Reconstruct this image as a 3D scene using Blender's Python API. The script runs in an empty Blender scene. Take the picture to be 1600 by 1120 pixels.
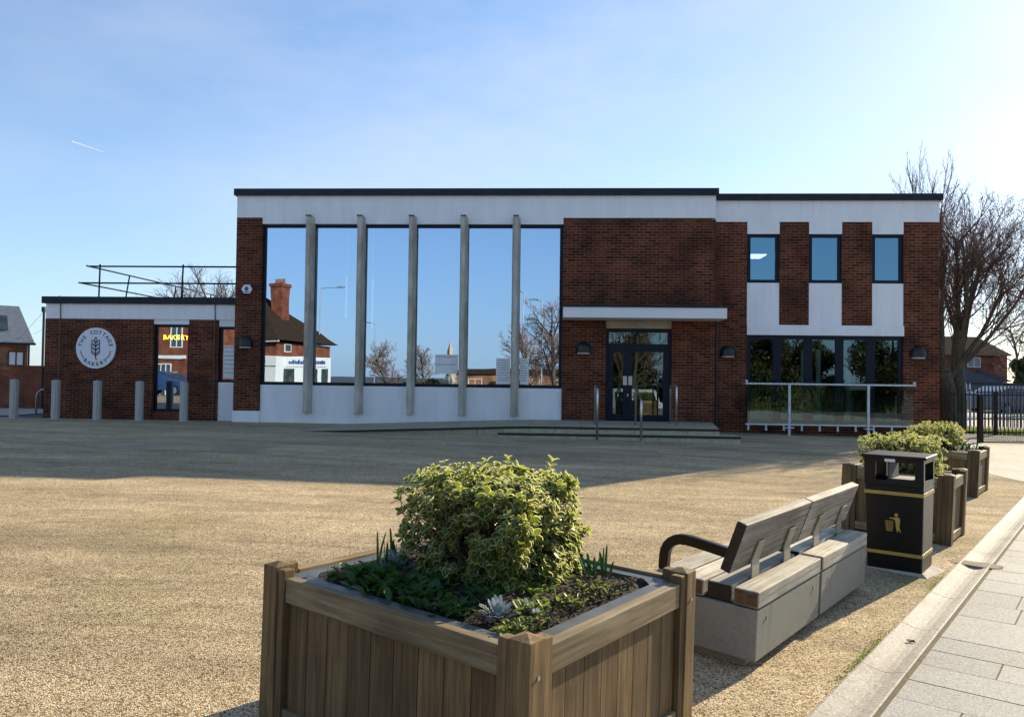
import bpy, math, random
from math import sin, cos, pi, radians, sqrt, atan2, exp
from mathutils import Vector, Matrix, noise
random.seed(7)
SC = bpy.context.scene
COL = SC.collection

# ------------------------------------------------------------------ camera
F_PX, PITCH, ROLL, EYE = 1210.0, radians(1.36), radians(0.73), 1.6
cd = bpy.data.cameras.new('camera'); cam = bpy.data.objects.new('camera', cd); COL.objects.link(cam)
cd.sensor_width = 36.0; cd.lens = F_PX / 1600 * 36; cd.clip_start = 0.05; cd.clip_end = 20000
fwd = Vector((0, cos(PITCH), sin(PITCH))); up0 = Vector((0, -sin(PITCH), cos(PITCH))); r0 = Vector((1, 0, 0))
rt = r0 * cos(ROLL) + up0 * sin(ROLL); up = -r0 * sin(ROLL) + up0 * cos(ROLL)
M = Matrix((rt, up, -fwd)).transposed().to_4x4(); M.translation = Vector((0, 0, EYE)); cam.matrix_world = M
SC.camera = cam

# ------------------------------------------------------------------ sky, sun, exposure
SUN_AZ, SUN_EL = radians(45.5), radians(23.3)          # azimuth clockwise from +Y
world = bpy.data.worlds.new('World'); SC.world = world; world.use_nodes = True
wn, wl = world.node_tree.nodes, world.node_tree.links
wn.clear()
wo = wn.new('ShaderNodeOutputWorld'); bg = wn.new('ShaderNodeBackground'); sky = wn.new('ShaderNodeTexSky')
sky.sky_type = 'NISHITA'; sky.sun_disc = False; sky.sun_elevation = SUN_EL; sky.sun_rotation = SUN_AZ
sky.air_density = 1.0; sky.dust_density = .35; sky.ozone_density = 3.2; sky.altitude = 30
tc = wn.new('ShaderNodeTexCoord'); mp = wn.new('ShaderNodeMapping'); mp.inputs['Scale'].default_value = (1.2, 1.2, 3.4)
nz = wn.new('ShaderNodeTexNoise'); nz.inputs['Scale'].default_value = 1.5; nz.inputs['Detail'].default_value = 7; nz.inputs['Roughness'].default_value = .62
cr = wn.new('ShaderNodeMapRange'); cr.inputs['From Min'].default_value = .36; cr.inputs['From Max'].default_value = .75; cr.inputs['To Max'].default_value = .8
mx = wn.new('ShaderNodeMix'); mx.data_type = 'RGBA'
wl.new(tc.outputs['Generated'], mp.inputs['Vector']); wl.new(mp.outputs[0], nz.inputs['Vector'])
wl.new(nz.outputs[0], cr.inputs['Value'])
vc = wn.new('ShaderNodeVectorMath'); vc.operation = 'DOT_PRODUCT'; vc.inputs[1].default_value = (sin(SUN_AZ), cos(SUN_AZ), 0); wl.new(tc.outputs['Generated'], vc.inputs[0])
mc = wn.new('ShaderNodeMapRange'); mc.inputs['From Min'].default_value = .1; mc.inputs['From Max'].default_value = .8; mc.inputs['To Min'].default_value = .22; mc.inputs['To Max'].default_value = 1; wl.new(vc.outputs['Value'], mc.inputs['Value'])
mm = wn.new('ShaderNodeMath'); mm.operation = 'MULTIPLY'; wl.new(cr.outputs[0], mm.inputs[0]); wl.new(mc.outputs[0], mm.inputs[1]); wl.new(mm.outputs[0], mx.inputs[0])
wl.new(sky.outputs[0], mx.inputs[6]); mx.inputs[7].default_value = (4.4, 4.5, 5.0, 1)
# clearer blue low in the part of the sky away from the sun
vd = wn.new('ShaderNodeVectorMath'); vd.operation = 'DOT_PRODUCT'; vd.inputs[1].default_value = (sin(SUN_AZ), cos(SUN_AZ), 0); wl.new(tc.outputs['Generated'], vd.inputs[0])
m1 = wn.new('ShaderNodeMapRange'); m1.inputs['From Min'].default_value = .75; m1.inputs['From Max'].default_value = -.2; m1.inputs['To Max'].default_value = .62; wl.new(vd.outputs['Value'], m1.inputs['Value'])
sz = wn.new('ShaderNodeSeparateXYZ'); wl.new(tc.outputs['Generated'], sz.inputs[0])
m2 = wn.new('ShaderNodeMapRange'); m2.inputs['From Min'].default_value = .0; m2.inputs['From Max'].default_value = .3; m2.inputs['To Min'].default_value = 1; m2.inputs['To Max'].default_value = 0; wl.new(sz.outputs[2], m2.inputs['Value'])
m3 = wn.new('ShaderNodeMath'); m3.operation = 'MULTIPLY'; wl.new(m1.outputs[0], m3.inputs[0]); wl.new(m2.outputs[0], m3.inputs[1])
mb_ = wn.new('ShaderNodeMix'); mb_.data_type = 'RGBA'; wl.new(m3.outputs[0], mb_.inputs[0]); wl.new(mx.outputs[2], mb_.inputs[6]); mb_.inputs[7].default_value = (2.6, 4.0, 5.8, 1)
gm = wn.new('ShaderNodeGamma'); gm.inputs[1].default_value = .87
tn = wn.new('ShaderNodeMix'); tn.data_type = 'RGBA'; tn.blend_type = 'MULTIPLY'; tn.inputs[0].default_value = 1; tn.inputs[7].default_value = (1.36, 1.46, 1.57, 1)
wl.new(mb_.outputs[2], gm.inputs[0]); wl.new(gm.outputs[0], tn.inputs[6]); wl.new(tn.outputs[2], bg.inputs['Color']); bg.inputs['Strength'].default_value = 0.084
wl.new(bg.outputs[0], wo.inputs['Surface'])
sd = bpy.data.lights.new('sun', 'SUN'); sd.energy = 5.0; sd.angle = radians(0.5); sd.color = (1.0, .86, .62)
sun = bpy.data.objects.new('sun', sd); COL.objects.link(sun)
S = Vector((sin(SUN_AZ) * cos(SUN_EL), cos(SUN_AZ) * cos(SUN_EL), sin(SUN_EL)))
sun.rotation_euler = S.to_track_quat('Z', 'Y').to_euler(); sun.location = (20, 20, 15)
SC.view_settings.view_transform = 'Standard'; SC.view_settings.look = 'None'
SC.view_settings.exposure = 0.93; SC.view_settings.gamma = 1.0
SC.cycles.max_bounces = 8; SC.cycles.transparent_max_bounces = 12

# ------------------------------------------------------------------ frames of reference
TH = radians(3.28)                                     # the facade's turn
Nn = Vector((sin(TH), cos(TH), 0)); Uu = Vector((cos(TH), -sin(TH), 0))
def FP(u, d, z=0): return Uu * u + Nn * d + Vector((0, 0, z))
W = Vector((.77989, -.62591, 0)); K = Vector((.62591, .77989, 0)); KA = atan2(K.y, K.x)
def KP(s, k, z=0): return W * (-(s + 1.22)) + K * k + Vector((0, 0, z))   # s metres left of the channel, k along it
def sm(t): t = max(0, min(1, t)); return t * t * (3 - 2 * t)
def zg(x, y):
    s = -(x * W.x + y * W.y) - 1.22
    z = .3 * (1 - exp(-s / 6.5)) if s > 0 else 0.0
    t = sm((-1.2 - y) / 4.0)
    return z * (1 - t) - 1.0 * t
SLOPE = radians(2.4)

# ------------------------------------------------------------------ mesh builder
class MB:
    def __init__(s): s.v = []; s.f = []; s.m = []; s.col = None; s.cv = []
    def add(s, vs, fs, mi=0, c=None):
        b = len(s.v); s.v += [tuple(p) for p in vs]
        for f in fs: s.f.append(tuple(b + i for i in f)); s.m.append(mi)
        if c is not None: s.cv += [c] * len(vs)
        elif s.cv or s.col: s.cv += [.5] * len(vs)
    def box(s, x0, x1, y0, y1, z0, z1, mi=0, c=None):
        vs = [(x, y, z) for z in (z0, z1) for x, y in ((x0, y0), (x1, y0), (x1, y1), (x0, y1))]
        s.add(vs, [(3, 2, 1, 0), (4, 5, 6, 7), (0, 1, 5, 4), (1, 2, 6, 5), (2, 3, 7, 6), (3, 0, 4, 7)], mi, c)
    def prism(s, pts, axis, a0, a1, mi=0, c=None):
        # pts: 2-D outline; axis: extrusion axis
        def P(p, a): return (a, p[0], p[1]) if axis == 'x' else (p[0], a, p[1]) if axis == 'y' else (p[0], p[1], a)
        n = len(pts); vs = [P(p, a0) for p in pts] + [P(p, a1) for p in pts]
        s.add(vs, [tuple(range(n))[::-1], tuple(range(n, 2 * n))] + [(i, (i + 1) % n, n + (i + 1) % n, n + i) for i in range(n)], mi, c)
    def hull(s, vs, fs, mi=0, c=None): s.add(vs, fs, mi, c)
    def tube(s, pts, rs, n=8, mi=0, cap=True, c=None):
        pts = [Vector(p) for p in pts]
        if not isinstance(rs, (list, tuple)): rs = [rs] * len(pts)
        vs = []; ref = None
        for i, p in enumerate(pts):
            t = (pts[min(i + 1, len(pts) - 1)] - pts[max(i - 1, 0)])
            if t.length < 1e-9: t = Vector((0, 0, 1))
            t.normalize()
            if ref is None: ref = Vector((1, 0, 0)) if abs(t.x) < .8 else Vector((0, 1, 0))
            a = (ref - t * ref.dot(t))
            if a.length < 1e-6: a = t.orthogonal()
            a.normalize(); ref = a; b = t.cross(a)
            for j in range(n):
                q = 2 * pi * j / n; vs.append(p + (a * cos(q) + b * sin(q)) * rs[i])
        fs = [(i * n + j, i * n + (j + 1) % n, (i + 1) * n + (j + 1) % n, (i + 1) * n + j) for i in range(len(pts) - 1) for j in range(n)]
        if cap: fs += [tuple(range(n))[::-1], tuple(range((len(pts) - 1) * n, len(pts) * n))]
        s.add(vs, fs, mi, c)
    def lathe(s, prof, n=16, cx=0, cy=0, mi=0, c=None):
        vs = [(cx + r * cos(2 * pi * j / n), cy + r * sin(2 * pi * j / n), z) for r, z in prof for j in range(n)]
        fs = [(i * n + j, i * n + (j + 1) % n, (i + 1) * n + (j + 1) % n, (i + 1) * n + j) for i in range(len(prof) - 1) for j in range(n)]
        fs += [tuple(range(n))[::-1], tuple(range((len(prof) - 1) * n, len(prof) * n))]
        s.add(vs, fs, mi, c)
    def build(s, name, mats, parent=None, org=(0, 0, 0), smooth=False, bevel=0, mat4=None):
        me = bpy.data.meshes.new(name)
        ox, oy, oz = org
        vs = [(x - ox, y - oy, z - oz) for x, y, z in s.v]
        me.from_pydata(vs, [], s.f)
        for m in (mats if isinstance(mats, (list, tuple)) else [mats]): me.materials.append(m)
        me.polygons.foreach_set('material_index', s.m)
        if smooth: me.polygons.foreach_set('use_smooth', [True] * len(s.f))
        if s.cv and len(s.cv) == len(s.v):
            a = me.attributes.new('tone', 'FLOAT', 'POINT'); a.data.foreach_set('value', s.cv)
        me.update()
        o = bpy.data.objects.new(name, me); COL.objects.link(o)
        if parent: o.parent = parent
        if mat4 is not None: o.matrix_world = mat4
        if bevel:
            b = o.modifiers.new('bevel', 'BEVEL'); b.width = bevel; b.segments = 2; b.limit_method = 'ANGLE'
            b.angle_limit = radians(40)
        return o
def tag(o, label=None, cat=None, group=None, kind=None):
    if label: o['label'] = label
    if cat: o['category'] = cat
    if group: o['group'] = group
    if kind: o['kind'] = kind
    return o
def empty(name, loc, rz=0, label=None, cat=None, group=None, rx=0, ry=0):
    o = bpy.data.objects.new(name, None); COL.objects.link(o); o.empty_display_size = .2
    o.location = loc; o.rotation_mode = 'XYZ'; o.rotation_euler = (rx, ry, rz)
    return tag(o, label, cat, group)
def copy_tree(o, parent=None):
    c = o.copy(); COL.objects.link(c)
    if parent: c.parent = parent
    for ch in [x for x in COL.objects if x.parent == o]: copy_tree(ch, c)
    return c

# ------------------------------------------------------------------ materials
def new_mat(name):
    m = bpy.data.materials.new(name); m.use_nodes = True
    nt = m.node_tree; return m, nt.nodes, nt.links, nt.nodes['Principled BSDF']
def rgba(c): return (c[0], c[1], c[2], 1)
def noise_mat(name, c1, c2, scale=8, rough=.8, metal=0, bump=.0, stretch=(1, 1, 1), detail=6, c3=None, big=.6, bscale=None, coat=0, lo=.35, hi=.65, spec=.5, tone=0):
    m, n, l, p = new_mat(name)
    tc = n.new('ShaderNodeTexCoord'); mp = n.new('ShaderNodeMapping'); mp.inputs['Scale'].default_value = stretch
    nz = n.new('ShaderNodeTexNoise'); nz.inputs['Scale'].default_value = scale; nz.inputs['Detail'].default_value = detail
    rp = n.new('ShaderNodeValToRGB'); rp.color_ramp.elements[0].position = lo; rp.color_ramp.elements[1].position = hi
    rp.color_ramp.elements[0].color = rgba(c1); rp.color_ramp.elements[1].color = rgba(c2)
    l.new(tc.outputs['Object'], mp.inputs[0]); l.new(mp.outputs[0], nz.inputs['Vector']); l.new(nz.outputs[0], rp.inputs[0])
    out = rp.outputs[0]
    if c3:
        n2 = n.new('ShaderNodeTexNoise'); n2.inputs['Scale'].default_value = big; n2.inputs['Detail'].default_value = 4
        l.new(tc.outputs['Object'], n2.inputs['Vector'])
        r2 = n.new('ShaderNodeMapRange'); r2.inputs['From Min'].default_value = .45; r2.inputs['From Max'].default_value = .72; r2.inputs['To Max'].default_value = .75
        l.new(n2.outputs[0], r2.inputs['Value'])
        mx = n.new('ShaderNodeMix'); mx.data_type = 'RGBA'; l.new(r2.outputs[0], mx.inputs[0]); l.new(out, mx.inputs[6]); mx.inputs[7].default_value = rgba(c3)
        out = mx.outputs[2]
    if tone:
        at = n.new('ShaderNodeAttribute'); at.attribute_name = 'tone'
        mr = n.new('ShaderNodeMapRange'); mr.inputs['To Min'].default_value = 1 - tone; mr.inputs['To Max'].default_value = 1 + tone
        l.new(at.outputs['Fac'], mr.inputs['Value'])
        vm = n.new('ShaderNodeVectorMath'); vm.operation = 'SCALE'; l.new(out, vm.inputs[0]); l.new(mr.outputs[0], vm.inputs['Scale'])
        out = vm.outputs[0]
    l.new(out, p.inputs['Base Color'])
    p.inputs['Roughness'].default_value = rough; p.inputs['Metallic'].default_value = metal
    p.inputs['Specular IOR Level'].default_value = spec
    if coat: p.inputs['Coat Weight'].default_value = coat
    if bump:
        nb = nz
        if bscale:
            nb = n.new('ShaderNodeTexNoise'); nb.inputs['Scale'].default_value = bscale; nb.inputs['Detail'].default_value = 5; l.new(mp.outputs[0], nb.inputs['Vector'])
        b = n.new('ShaderNodeBump'); b.inputs['Strength'].default_value = bump; b.inputs['Distance'].default_value = .01
        l.new(nb.outputs[0], b.inputs['Height']); l.new(b.outputs[0], p.inputs['Normal'])
    return m

def brick_mat(name, ca, cb, cm, scale=1.0):
    m, n, l, p = new_mat(name)
    tc = n.new('ShaderNodeTexCoord'); sx = n.new('ShaderNodeSeparateXYZ'); ad = n.new('ShaderNodeMath'); ad.operation = 'ADD'
    cx = n.new('ShaderNodeCombineXYZ'); l.new(tc.outputs['Object'], sx.inputs[0]); l.new(sx.outputs[0], ad.inputs[0]); l.new(sx.outputs[1], ad.inputs[1])
    l.new(ad.outputs[0], cx.inputs[0]); l.new(sx.outputs[2], cx.inputs[1])
    br = n.new('ShaderNodeTexBrick'); br.inputs['Scale'].default_value = scale
    br.inputs['Brick Width'].default_value = .225; br.inputs['Row Height'].default_value = .075; br.inputs['Mortar Size'].default_value = .0065
    br.inputs['Mortar Smooth'].default_value = .3; br.inputs['Bias'].default_value = 0
    br.inputs['Color1'].default_value = rgba(ca); br.inputs['Color2'].default_value = rgba(cb); br.inputs['Mortar'].default_value = rgba(cm)
    l.new(cx.outputs[0], br.inputs['Vector'])
    nz = n.new('ShaderNodeTexNoise'); nz.inputs['Scale'].default_value = 1.3; nz.inputs['Detail'].default_value = 7; l.new(tc.outputs['Object'], nz.inputs['Vector'])
    mr = n.new('ShaderNodeMapRange'); mr.inputs['From Min'].default_value = .3; mr.inputs['From Max'].default_value = .7; mr.inputs['To Min'].default_value = .55; mr.inputs['To Max'].default_value = 1.5
    l.new(nz.outputs[0], mr.inputs['Value'])
    nf = n.new('ShaderNodeTexNoise'); nf.inputs['Scale'].default_value = 45; nf.inputs['Detail'].default_value = 3; l.new(tc.outputs['Object'], nf.inputs['Vector'])
    m2 = n.new('ShaderNodeMapRange'); m2.inputs['To Min'].default_value = .6; m2.inputs['To Max'].default_value = 1.4; l.new(nf.outputs[0], m2.inputs['Value'])
    mu = n.new('ShaderNodeMath'); mu.operation = 'MULTIPLY'; l.new(mr.outputs[0], mu.inputs[0]); l.new(m2.outputs[0], mu.inputs[1])
    vm = n.new('ShaderNodeVectorMath'); vm.operation = 'SCALE'; l.new(br.outputs['Color'], vm.inputs[0]); l.new(mu.outputs[0], vm.inputs['Scale'])
    l.new(vm.outputs[0], p.inputs['Base Color']); p.inputs['Roughness'].default_value = .88; p.inputs['Specular IOR Level'].default_value = .25
    iv = n.new('ShaderNodeMath'); iv.operation = 'SUBTRACT'; iv.inputs[0].default_value = 1; l.new(br.outputs['Fac'], iv.inputs[1])
    b = n.new('ShaderNodeBump'); b.inputs['Strength'].default_value = .6; b.inputs['Distance'].default_value = .008
    l.new(iv.outputs[0], b.inputs['Height']); l.new(b.outputs[0], p.inputs['Normal'])
    return m

def ground_mat():
    m, n, l, p = new_mat('resin_gravel')
    tc = n.new('ShaderNodeTexCoord'); P = tc.outputs['Object']
    vo = n.new('ShaderNodeTexVoronoi'); vo.inputs['Scale'].default_value = 120; l.new(P, vo.inputs['Vector'])
    sx = n.new('ShaderNodeSeparateColor'); l.new(vo.outputs['Color'], sx.inputs[0])
    rp = n.new('ShaderNodeValToRGB'); e = rp.color_ramp.elements
    e[0].position = 0; e[0].color = rgba((.14, .095, .05)); e[1].position = 1; e[1].color = rgba((.78, .66, .48))
    for t, c in ((.25, (.39, .285, .15)), (.5, (.585, .445, .265)), (.8, (.71, .57, .37))):
        k = e.new(t); k.color = rgba(c)
    l.new(sx.outputs[0], rp.inputs[0])
    # gaps between stones
    mg = n.new('ShaderNodeMapRange'); mg.inputs['From Min'].default_value = .35; mg.inputs['From Max'].default_value = .75; mg.inputs['To Min'].default_value = 1.1; mg.inputs['To Max'].default_value = .5
    l.new(vo.outputs['Distance'], mg.inputs['Value'])
    # patchiness
    def ns(scale, det, a, b, c, d, rot=None, st=(1, 1, 1)):
        mp = n.new('ShaderNodeMapping'); mp.inputs['Scale'].default_value = st
        if rot: mp.inputs['Rotation'].default_value = (0, 0, rot)
        l.new(P, mp.inputs[0])
        x = n.new('ShaderNodeTexNoise'); x.inputs['Scale'].default_value = scale; x.inputs['Detail'].default_value = det; l.new(mp.outputs[0], x.inputs['Vector'])
        r = n.new('ShaderNodeMapRange'); r.inputs['From Min'].default_value = a; r.inputs['From Max'].default_value = b; r.inputs['To Min'].default_value = c; r.inputs['To Max'].default_value = d
        l.new(x.outputs[0], r.inputs['Value']); return r.outputs[0]
    a = ns(.35, 6, .35, .7, 1.12, .72, .2, (.6, 1.7, 1)); b = ns(2.4, 6, .3, .75, 1.14, .78, -.1, (.5, 1.6, 1)); c = ns(9, 3, .3, .7, 1.08, .88); c2 = ns(5, 7, .56, .66, 1.0, .8, .1, (.25, 1.5, 1))
    mp = n.new('ShaderNodeMapping'); mp.inputs['Rotation'].default_value = (0, 0, .35); l.new(P, mp.inputs[0])
    wv = n.new('ShaderNodeTexWave'); wv.wave_type = 'BANDS'; wv.bands_direction = 'Y'; wv.inputs['Scale'].default_value = .16; wv.inputs['Distortion'].default_value = 5.5; wv.inputs['Detail'].default_value = 2.5; wv.inputs['Detail Scale'].default_value = .35; l.new(mp.outputs[0], wv.inputs['Vector'])
    wr = n.new('ShaderNodeMapRange'); wr.inputs['From Min'].default_value = .86; wr.inputs['From Max'].default_value = 1; wr.inputs['To Min'].default_value = 1; wr.inputs['To Max'].default_value = .86; l.new(wv.outputs[0], wr.inputs['Value'])
    prod = mg.outputs[0]
    for q in (a, b, c, c2, wr.outputs[0]):
        mu = n.new('ShaderNodeMath'); mu.operation = 'MULTIPLY'; l.new(prod, mu.inputs[0]); l.new(q, mu.inputs[1]); prod = mu.outputs[0]
    vm = n.new('ShaderNodeVectorMath'); vm.operation = 'SCALE'; l.new(rp.outputs[0], vm.inputs[0]); l.new(prod, vm.inputs['Scale'])
    # moss tint in patches
    mo = ns(.5, 5, .55, .75, 0, .5)
    mx = n.new('ShaderNodeMix'); mx.data_type = 'RGBA'; mx.blend_type = 'MULTIPLY'; l.new(mo, mx.inputs[0]); l.new(vm.outputs[0], mx.inputs[6]); mx.inputs[7].default_value = (.72, .82, .5, 1)
    l.new(mx.outputs[2], p.inputs['Base Color']); p.inputs['Roughness'].default_value = .9; p.inputs['Specular IOR Level'].default_value = .06
    bp = n.new('ShaderNodeBump'); bp.inputs['Strength'].default_value = .65; bp.inputs['Distance'].default_value = .006; bp.invert = True
    l.new(vo.outputs['Distance'], bp.inputs['Height']); l.new(bp.outputs[0], p.inputs['Normal'])
    return m

def granite_mat(name, base, dark, light, scale=140, tone=.12, rough=.75, stain=(.5, .45, .35), sa=.35):
    m, n, l, p = new_mat(name)
    tc = n.new('ShaderNodeTexCoord'); vo = n.new('ShaderNodeTexVoronoi'); vo.inputs['Scale'].default_value = scale; l.new(tc.outputs['Object'], vo.inputs['Vector'])
    sx = n.new('ShaderNodeSeparateColor'); l.new(vo.outputs['Color'], sx.inputs[0])
    rp = n.new('ShaderNodeValToRGB'); e = rp.color_ramp.elements; e[0].color = rgba(dark); e[1].color = rgba(light)
    k = e.new(.18); k.color = rgba(base); k = e.new(.75); k.color = rgba(base); l.new(sx.outputs[0], rp.inputs[0])
    nz = n.new('ShaderNodeTexNoise'); nz.inputs['Scale'].default_value = 1.7; nz.inputs['Detail'].default_value = 8; nz.inputs['Roughness'].default_value = .65; l.new(tc.outputs['Object'], nz.inputs['Vector'])
    mr = n.new('ShaderNodeMapRange'); mr.inputs['From Min'].default_value = .5; mr.inputs['From Max'].default_value = .75; mr.inputs['To Max'].default_value = sa; l.new(nz.outputs[0], mr.inputs['Value'])
    mx = n.new('ShaderNodeMix'); mx.data_type = 'RGBA'; mx.blend_type = 'MULTIPLY'; l.new(mr.outputs[0], mx.inputs[0]); l.new(rp.outputs[0], mx.inputs[6]); mx.inputs[7].default_value = rgba(stain)
    at = n.new('ShaderNodeAttribute'); at.attribute_name = 'tone'
    m2 = n.new('ShaderNodeMapRange'); m2.inputs['To Min'].default_value = 1 - tone; m2.inputs['To Max'].default_value = 1 + tone; l.new(at.outputs['Fac'], m2.inputs['Value'])
    vm = n.new('ShaderNodeVectorMath'); vm.operation = 'SCALE'; l.new(mx.outputs[2], vm.inputs[0]); l.new(m2.outputs[0], vm.inputs['Scale'])
    l.new(vm.outputs[0], p.inputs['Base Color']); p.inputs['Roughness'].default_value = rough; p.inputs['Specular IOR Level'].default_value = .15
    b = n.new('ShaderNodeBump'); b.inputs['Strength'].default_value = .25; b.inputs['Distance'].default_value = .003
    l.new(vo.outputs['Distance'], b.inputs['Height']); l.new(b.outputs[0], p.inputs['Normal'])
    return m

def wood_mat(name, axis, c1, c2, c3, rough=.75):
    st = {'x': (1.2, 26, 26), 'y': (26, 1.2, 26), 'z': (26, 26, 1.2)}[axis]
    m, n, l, p = new_mat(name)
    tc = n.new('ShaderNodeTexCoord'); mp = n.new('ShaderNodeMapping'); mp.inputs['Scale'].default_value = st
    at = n.new('ShaderNodeAttribute'); at.attribute_name = 'tone'
    of = n.new('ShaderNodeVectorMath'); of.operation = 'ADD'; cb = n.new('ShaderNodeCombineXYZ')
    m9 = n.new('ShaderNodeMath'); m9.operation = 'MULTIPLY'; m9.inputs[1].default_value = 7.3; l.new(at.outputs['Fac'], m9.inputs[0])
    for i in range(3): l.new(m9.outputs[0], cb.inputs[i])
    l.new(tc.outputs['Object'], of.inputs[0]); l.new(cb.outputs[0], of.inputs[1]); l.new(of.outputs[0], mp.inputs[0])
    nz = n.new('ShaderNodeTexNoise'); nz.inputs['Scale'].default_value = 1.6; nz.inputs['Detail'].default_value = 9; nz.inputs['Roughness'].default_value = .68; nz.inputs['Distortion'].default_value = .25
    l.new(mp.outputs[0], nz.inputs['Vector'])
    rp = n.new('ShaderNodeValToRGB'); e = rp.color_ramp.elements; e[0].position = .33; e[0].color = rgba(c1); e[1].position = .68; e[1].color = rgba(c3)
    k = e.new(.5); k.color = rgba(c2); l.new(nz.outputs[0], rp.inputs[0])
    bn = n.new('ShaderNodeTexNoise'); bn.inputs['Scale'].default_value = 3.2; bn.inputs['Detail'].default_value = 5; l.new(of.outputs[0], bn.inputs['Vector'])
    mb = n.new('ShaderNodeMapRange'); mb.inputs['From Min'].default_value = .3; mb.inputs['From Max'].default_value = .7; mb.inputs['To Min'].default_value = .7; mb.inputs['To Max'].default_value = 1.25; l.new(bn.outputs[0], mb.inputs['Value'])
    m2 = n.new('ShaderNodeMapRange'); m2.inputs['To Min'].default_value = .72; m2.inputs['To Max'].default_value = 1.28; l.new(at.outputs['Fac'], m2.inputs['Value'])
    mu = n.new('ShaderNodeMath'); mu.operation = 'MULTIPLY'; l.new(mb.outputs[0], mu.inputs[0]); l.new(m2.outputs[0], mu.inputs[1])
    vm = n.new('ShaderNodeVectorMath'); vm.operation = 'SCALE'; l.new(rp.outputs[0], vm.inputs[0]); l.new(mu.outputs[0], vm.inputs['Scale'])
    l.new(vm.outputs[0], p.inputs['Base Color']); p.inputs['Roughness'].default_value = rough; p.inputs['Specular IOR Level'].default_value = .35
    b = n.new('ShaderNodeBump'); b.inputs['Strength'].default_value = .45; b.inputs['Distance'].default_value = .004
    l.new(nz.outputs[0], b.inputs['Height']); l.new(b.outputs[0], p.inputs['Normal'])
    return m

def glass_mat(name, refl, tint, gl=(.95, .97, 1)):
    m, n, l, p = new_mat(name); n.remove(p); out = n['Material Output']
    a = n.new('ShaderNodeBsdfTransparent'); a.inputs[0].default_value = rgba(tint)
    g = n.new('ShaderNodeBsdfGlossy'); g.inputs['Roughness'].default_value = 0.0
    tcg = n.new('ShaderNodeTexCoord'); ng = n.new('ShaderNodeTexNoise'); ng.inputs['Scale'].default_value = .9; ng.inputs['Detail'].default_value = 1.5; l.new(tcg.outputs['Object'], ng.inputs['Vector'])
    bg_ = n.new('ShaderNodeBump'); bg_.inputs['Strength'].default_value = .25; bg_.inputs['Distance'].default_value = .004; l.new(ng.outputs[0], bg_.inputs['Height']); l.new(bg_.outputs[0], g.inputs['Normal'])
    g.inputs['Color'].default_value = rgba(gl)
    mx = n.new('ShaderNodeMixShader')
    lw = n.new('ShaderNodeFresnel'); lw.inputs[0].default_value = 1.5
    mr = n.new('ShaderNodeMapRange'); mr.inputs['To Min'].default_value = refl; mr.inputs['To Max'].default_value = 1; l.new(lw.outputs[0], mr.inputs['Value'])
    l.new(mr.outputs[0], mx.inputs[0]); l.new(a.outputs[0], mx.inputs[1]); l.new(g.outputs[0], mx.inputs[2]); l.new(mx.outputs[0], out.inputs['Surface'])
    return m
def leaf_mat(name, c1, c2, trans=.35, rough=.45, tcol=None, scale=9):
    m = noise_mat(name, c1, c2, scale=scale, rough=rough, spec=.4); n, l = m.node_tree.nodes, m.node_tree.links
    p = n['Principled BSDF']; out = n['Material Output']
    t = n.new('ShaderNodeBsdfTranslucent'); t.inputs[0].default_value = rgba(tcol or tuple(min(1, x * 2.2) for x in c2))
    mx = n.new('ShaderNodeMixShader'); mx.inputs[0].default_value = trans
    l.new(p.outputs[0], mx.inputs[1]); l.new(t.outputs[0], mx.inputs[2]); l.new(mx.outputs[0], out.inputs['Surface'])
    return m
def emis(name, c, s):
    m, n, l, p = new_mat(name); p.inputs['Base Color'].default_value = rgba(c)
    p.inputs['Emission Color'].default_value = rgba(c); p.inputs['Emission Strength'].default_value = s; return m

BRICK = brick_mat('dark_brown_brick', (.145, .038, .017), (.045, .0135, .008), (.21, .12, .07))
BRICK2 = brick_mat('orange_brick', (.36, .15, .07), (.24, .09, .045), (.3, .24, .17))
BRICK3 = brick_mat('red_brick', (.22, .06, .03), (.16, .042, .022), (.2, .13, .09))
def streaks(m, amt, lo=.52, hi=.7, col=(.42, .43, .4)):
    """rain streaks and grime: vertical bands of a darker tint over a material's own colour"""
    n, l = m.node_tree.nodes, m.node_tree.links; p = n['Principled BSDF']; src = p.inputs['Base Color'].links[0].from_socket
    tc = n.new('ShaderNodeTexCoord'); mp = n.new('ShaderNodeMapping'); mp.inputs['Scale'].default_value = (5, 5, .55); l.new(tc.outputs['Object'], mp.inputs[0])
    a = n.new('ShaderNodeTexNoise'); a.inputs['Scale'].default_value = 1.6; a.inputs['Detail'].default_value = 8; a.inputs['Roughness'].default_value = .65; l.new(mp.outputs[0], a.inputs['Vector'])
    r = n.new('ShaderNodeMapRange'); r.inputs['From Min'].default_value = lo; r.inputs['From Max'].default_value = hi; r.inputs['To Max'].default_value = amt; l.new(a.outputs[0], r.inputs['Value'])
    x = n.new('ShaderNodeMix'); x.data_type = 'RGBA'; x.blend_type = 'MULTIPLY'; l.new(r.outputs[0], x.inputs[0]); l.new(src, x.inputs[6]); x.inputs[7].default_value = rgba(col)
    l.new(x.outputs[2], p.inputs['Base Color']); return m
WHITE = noise_mat('white_render', (.80, .805, .81), (.88, .88, .88), scale=1.3, rough=.85, bump=.12, bscale=60, stretch=(1.6, 1.6, .5))
streaks(WHITE, .14)
WHITEC = noise_mat('white_panel', (.78, .78, .78), (.83, .83, .83), scale=2, rough=.5)
CREAM = noise_mat('cream_panel', (.42, .36, .25), (.5, .43, .3), scale=3, rough=.7)
NAVY = noise_mat('dark_frame', (.004, .008, .018), (.006, .012, .026), scale=3, rough=.42, spec=.22)
FLASH = noise_mat('roof_flashing', (.010, .014, .022), (.018, .024, .034), scale=4, rough=.45, spec=.25)
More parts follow.
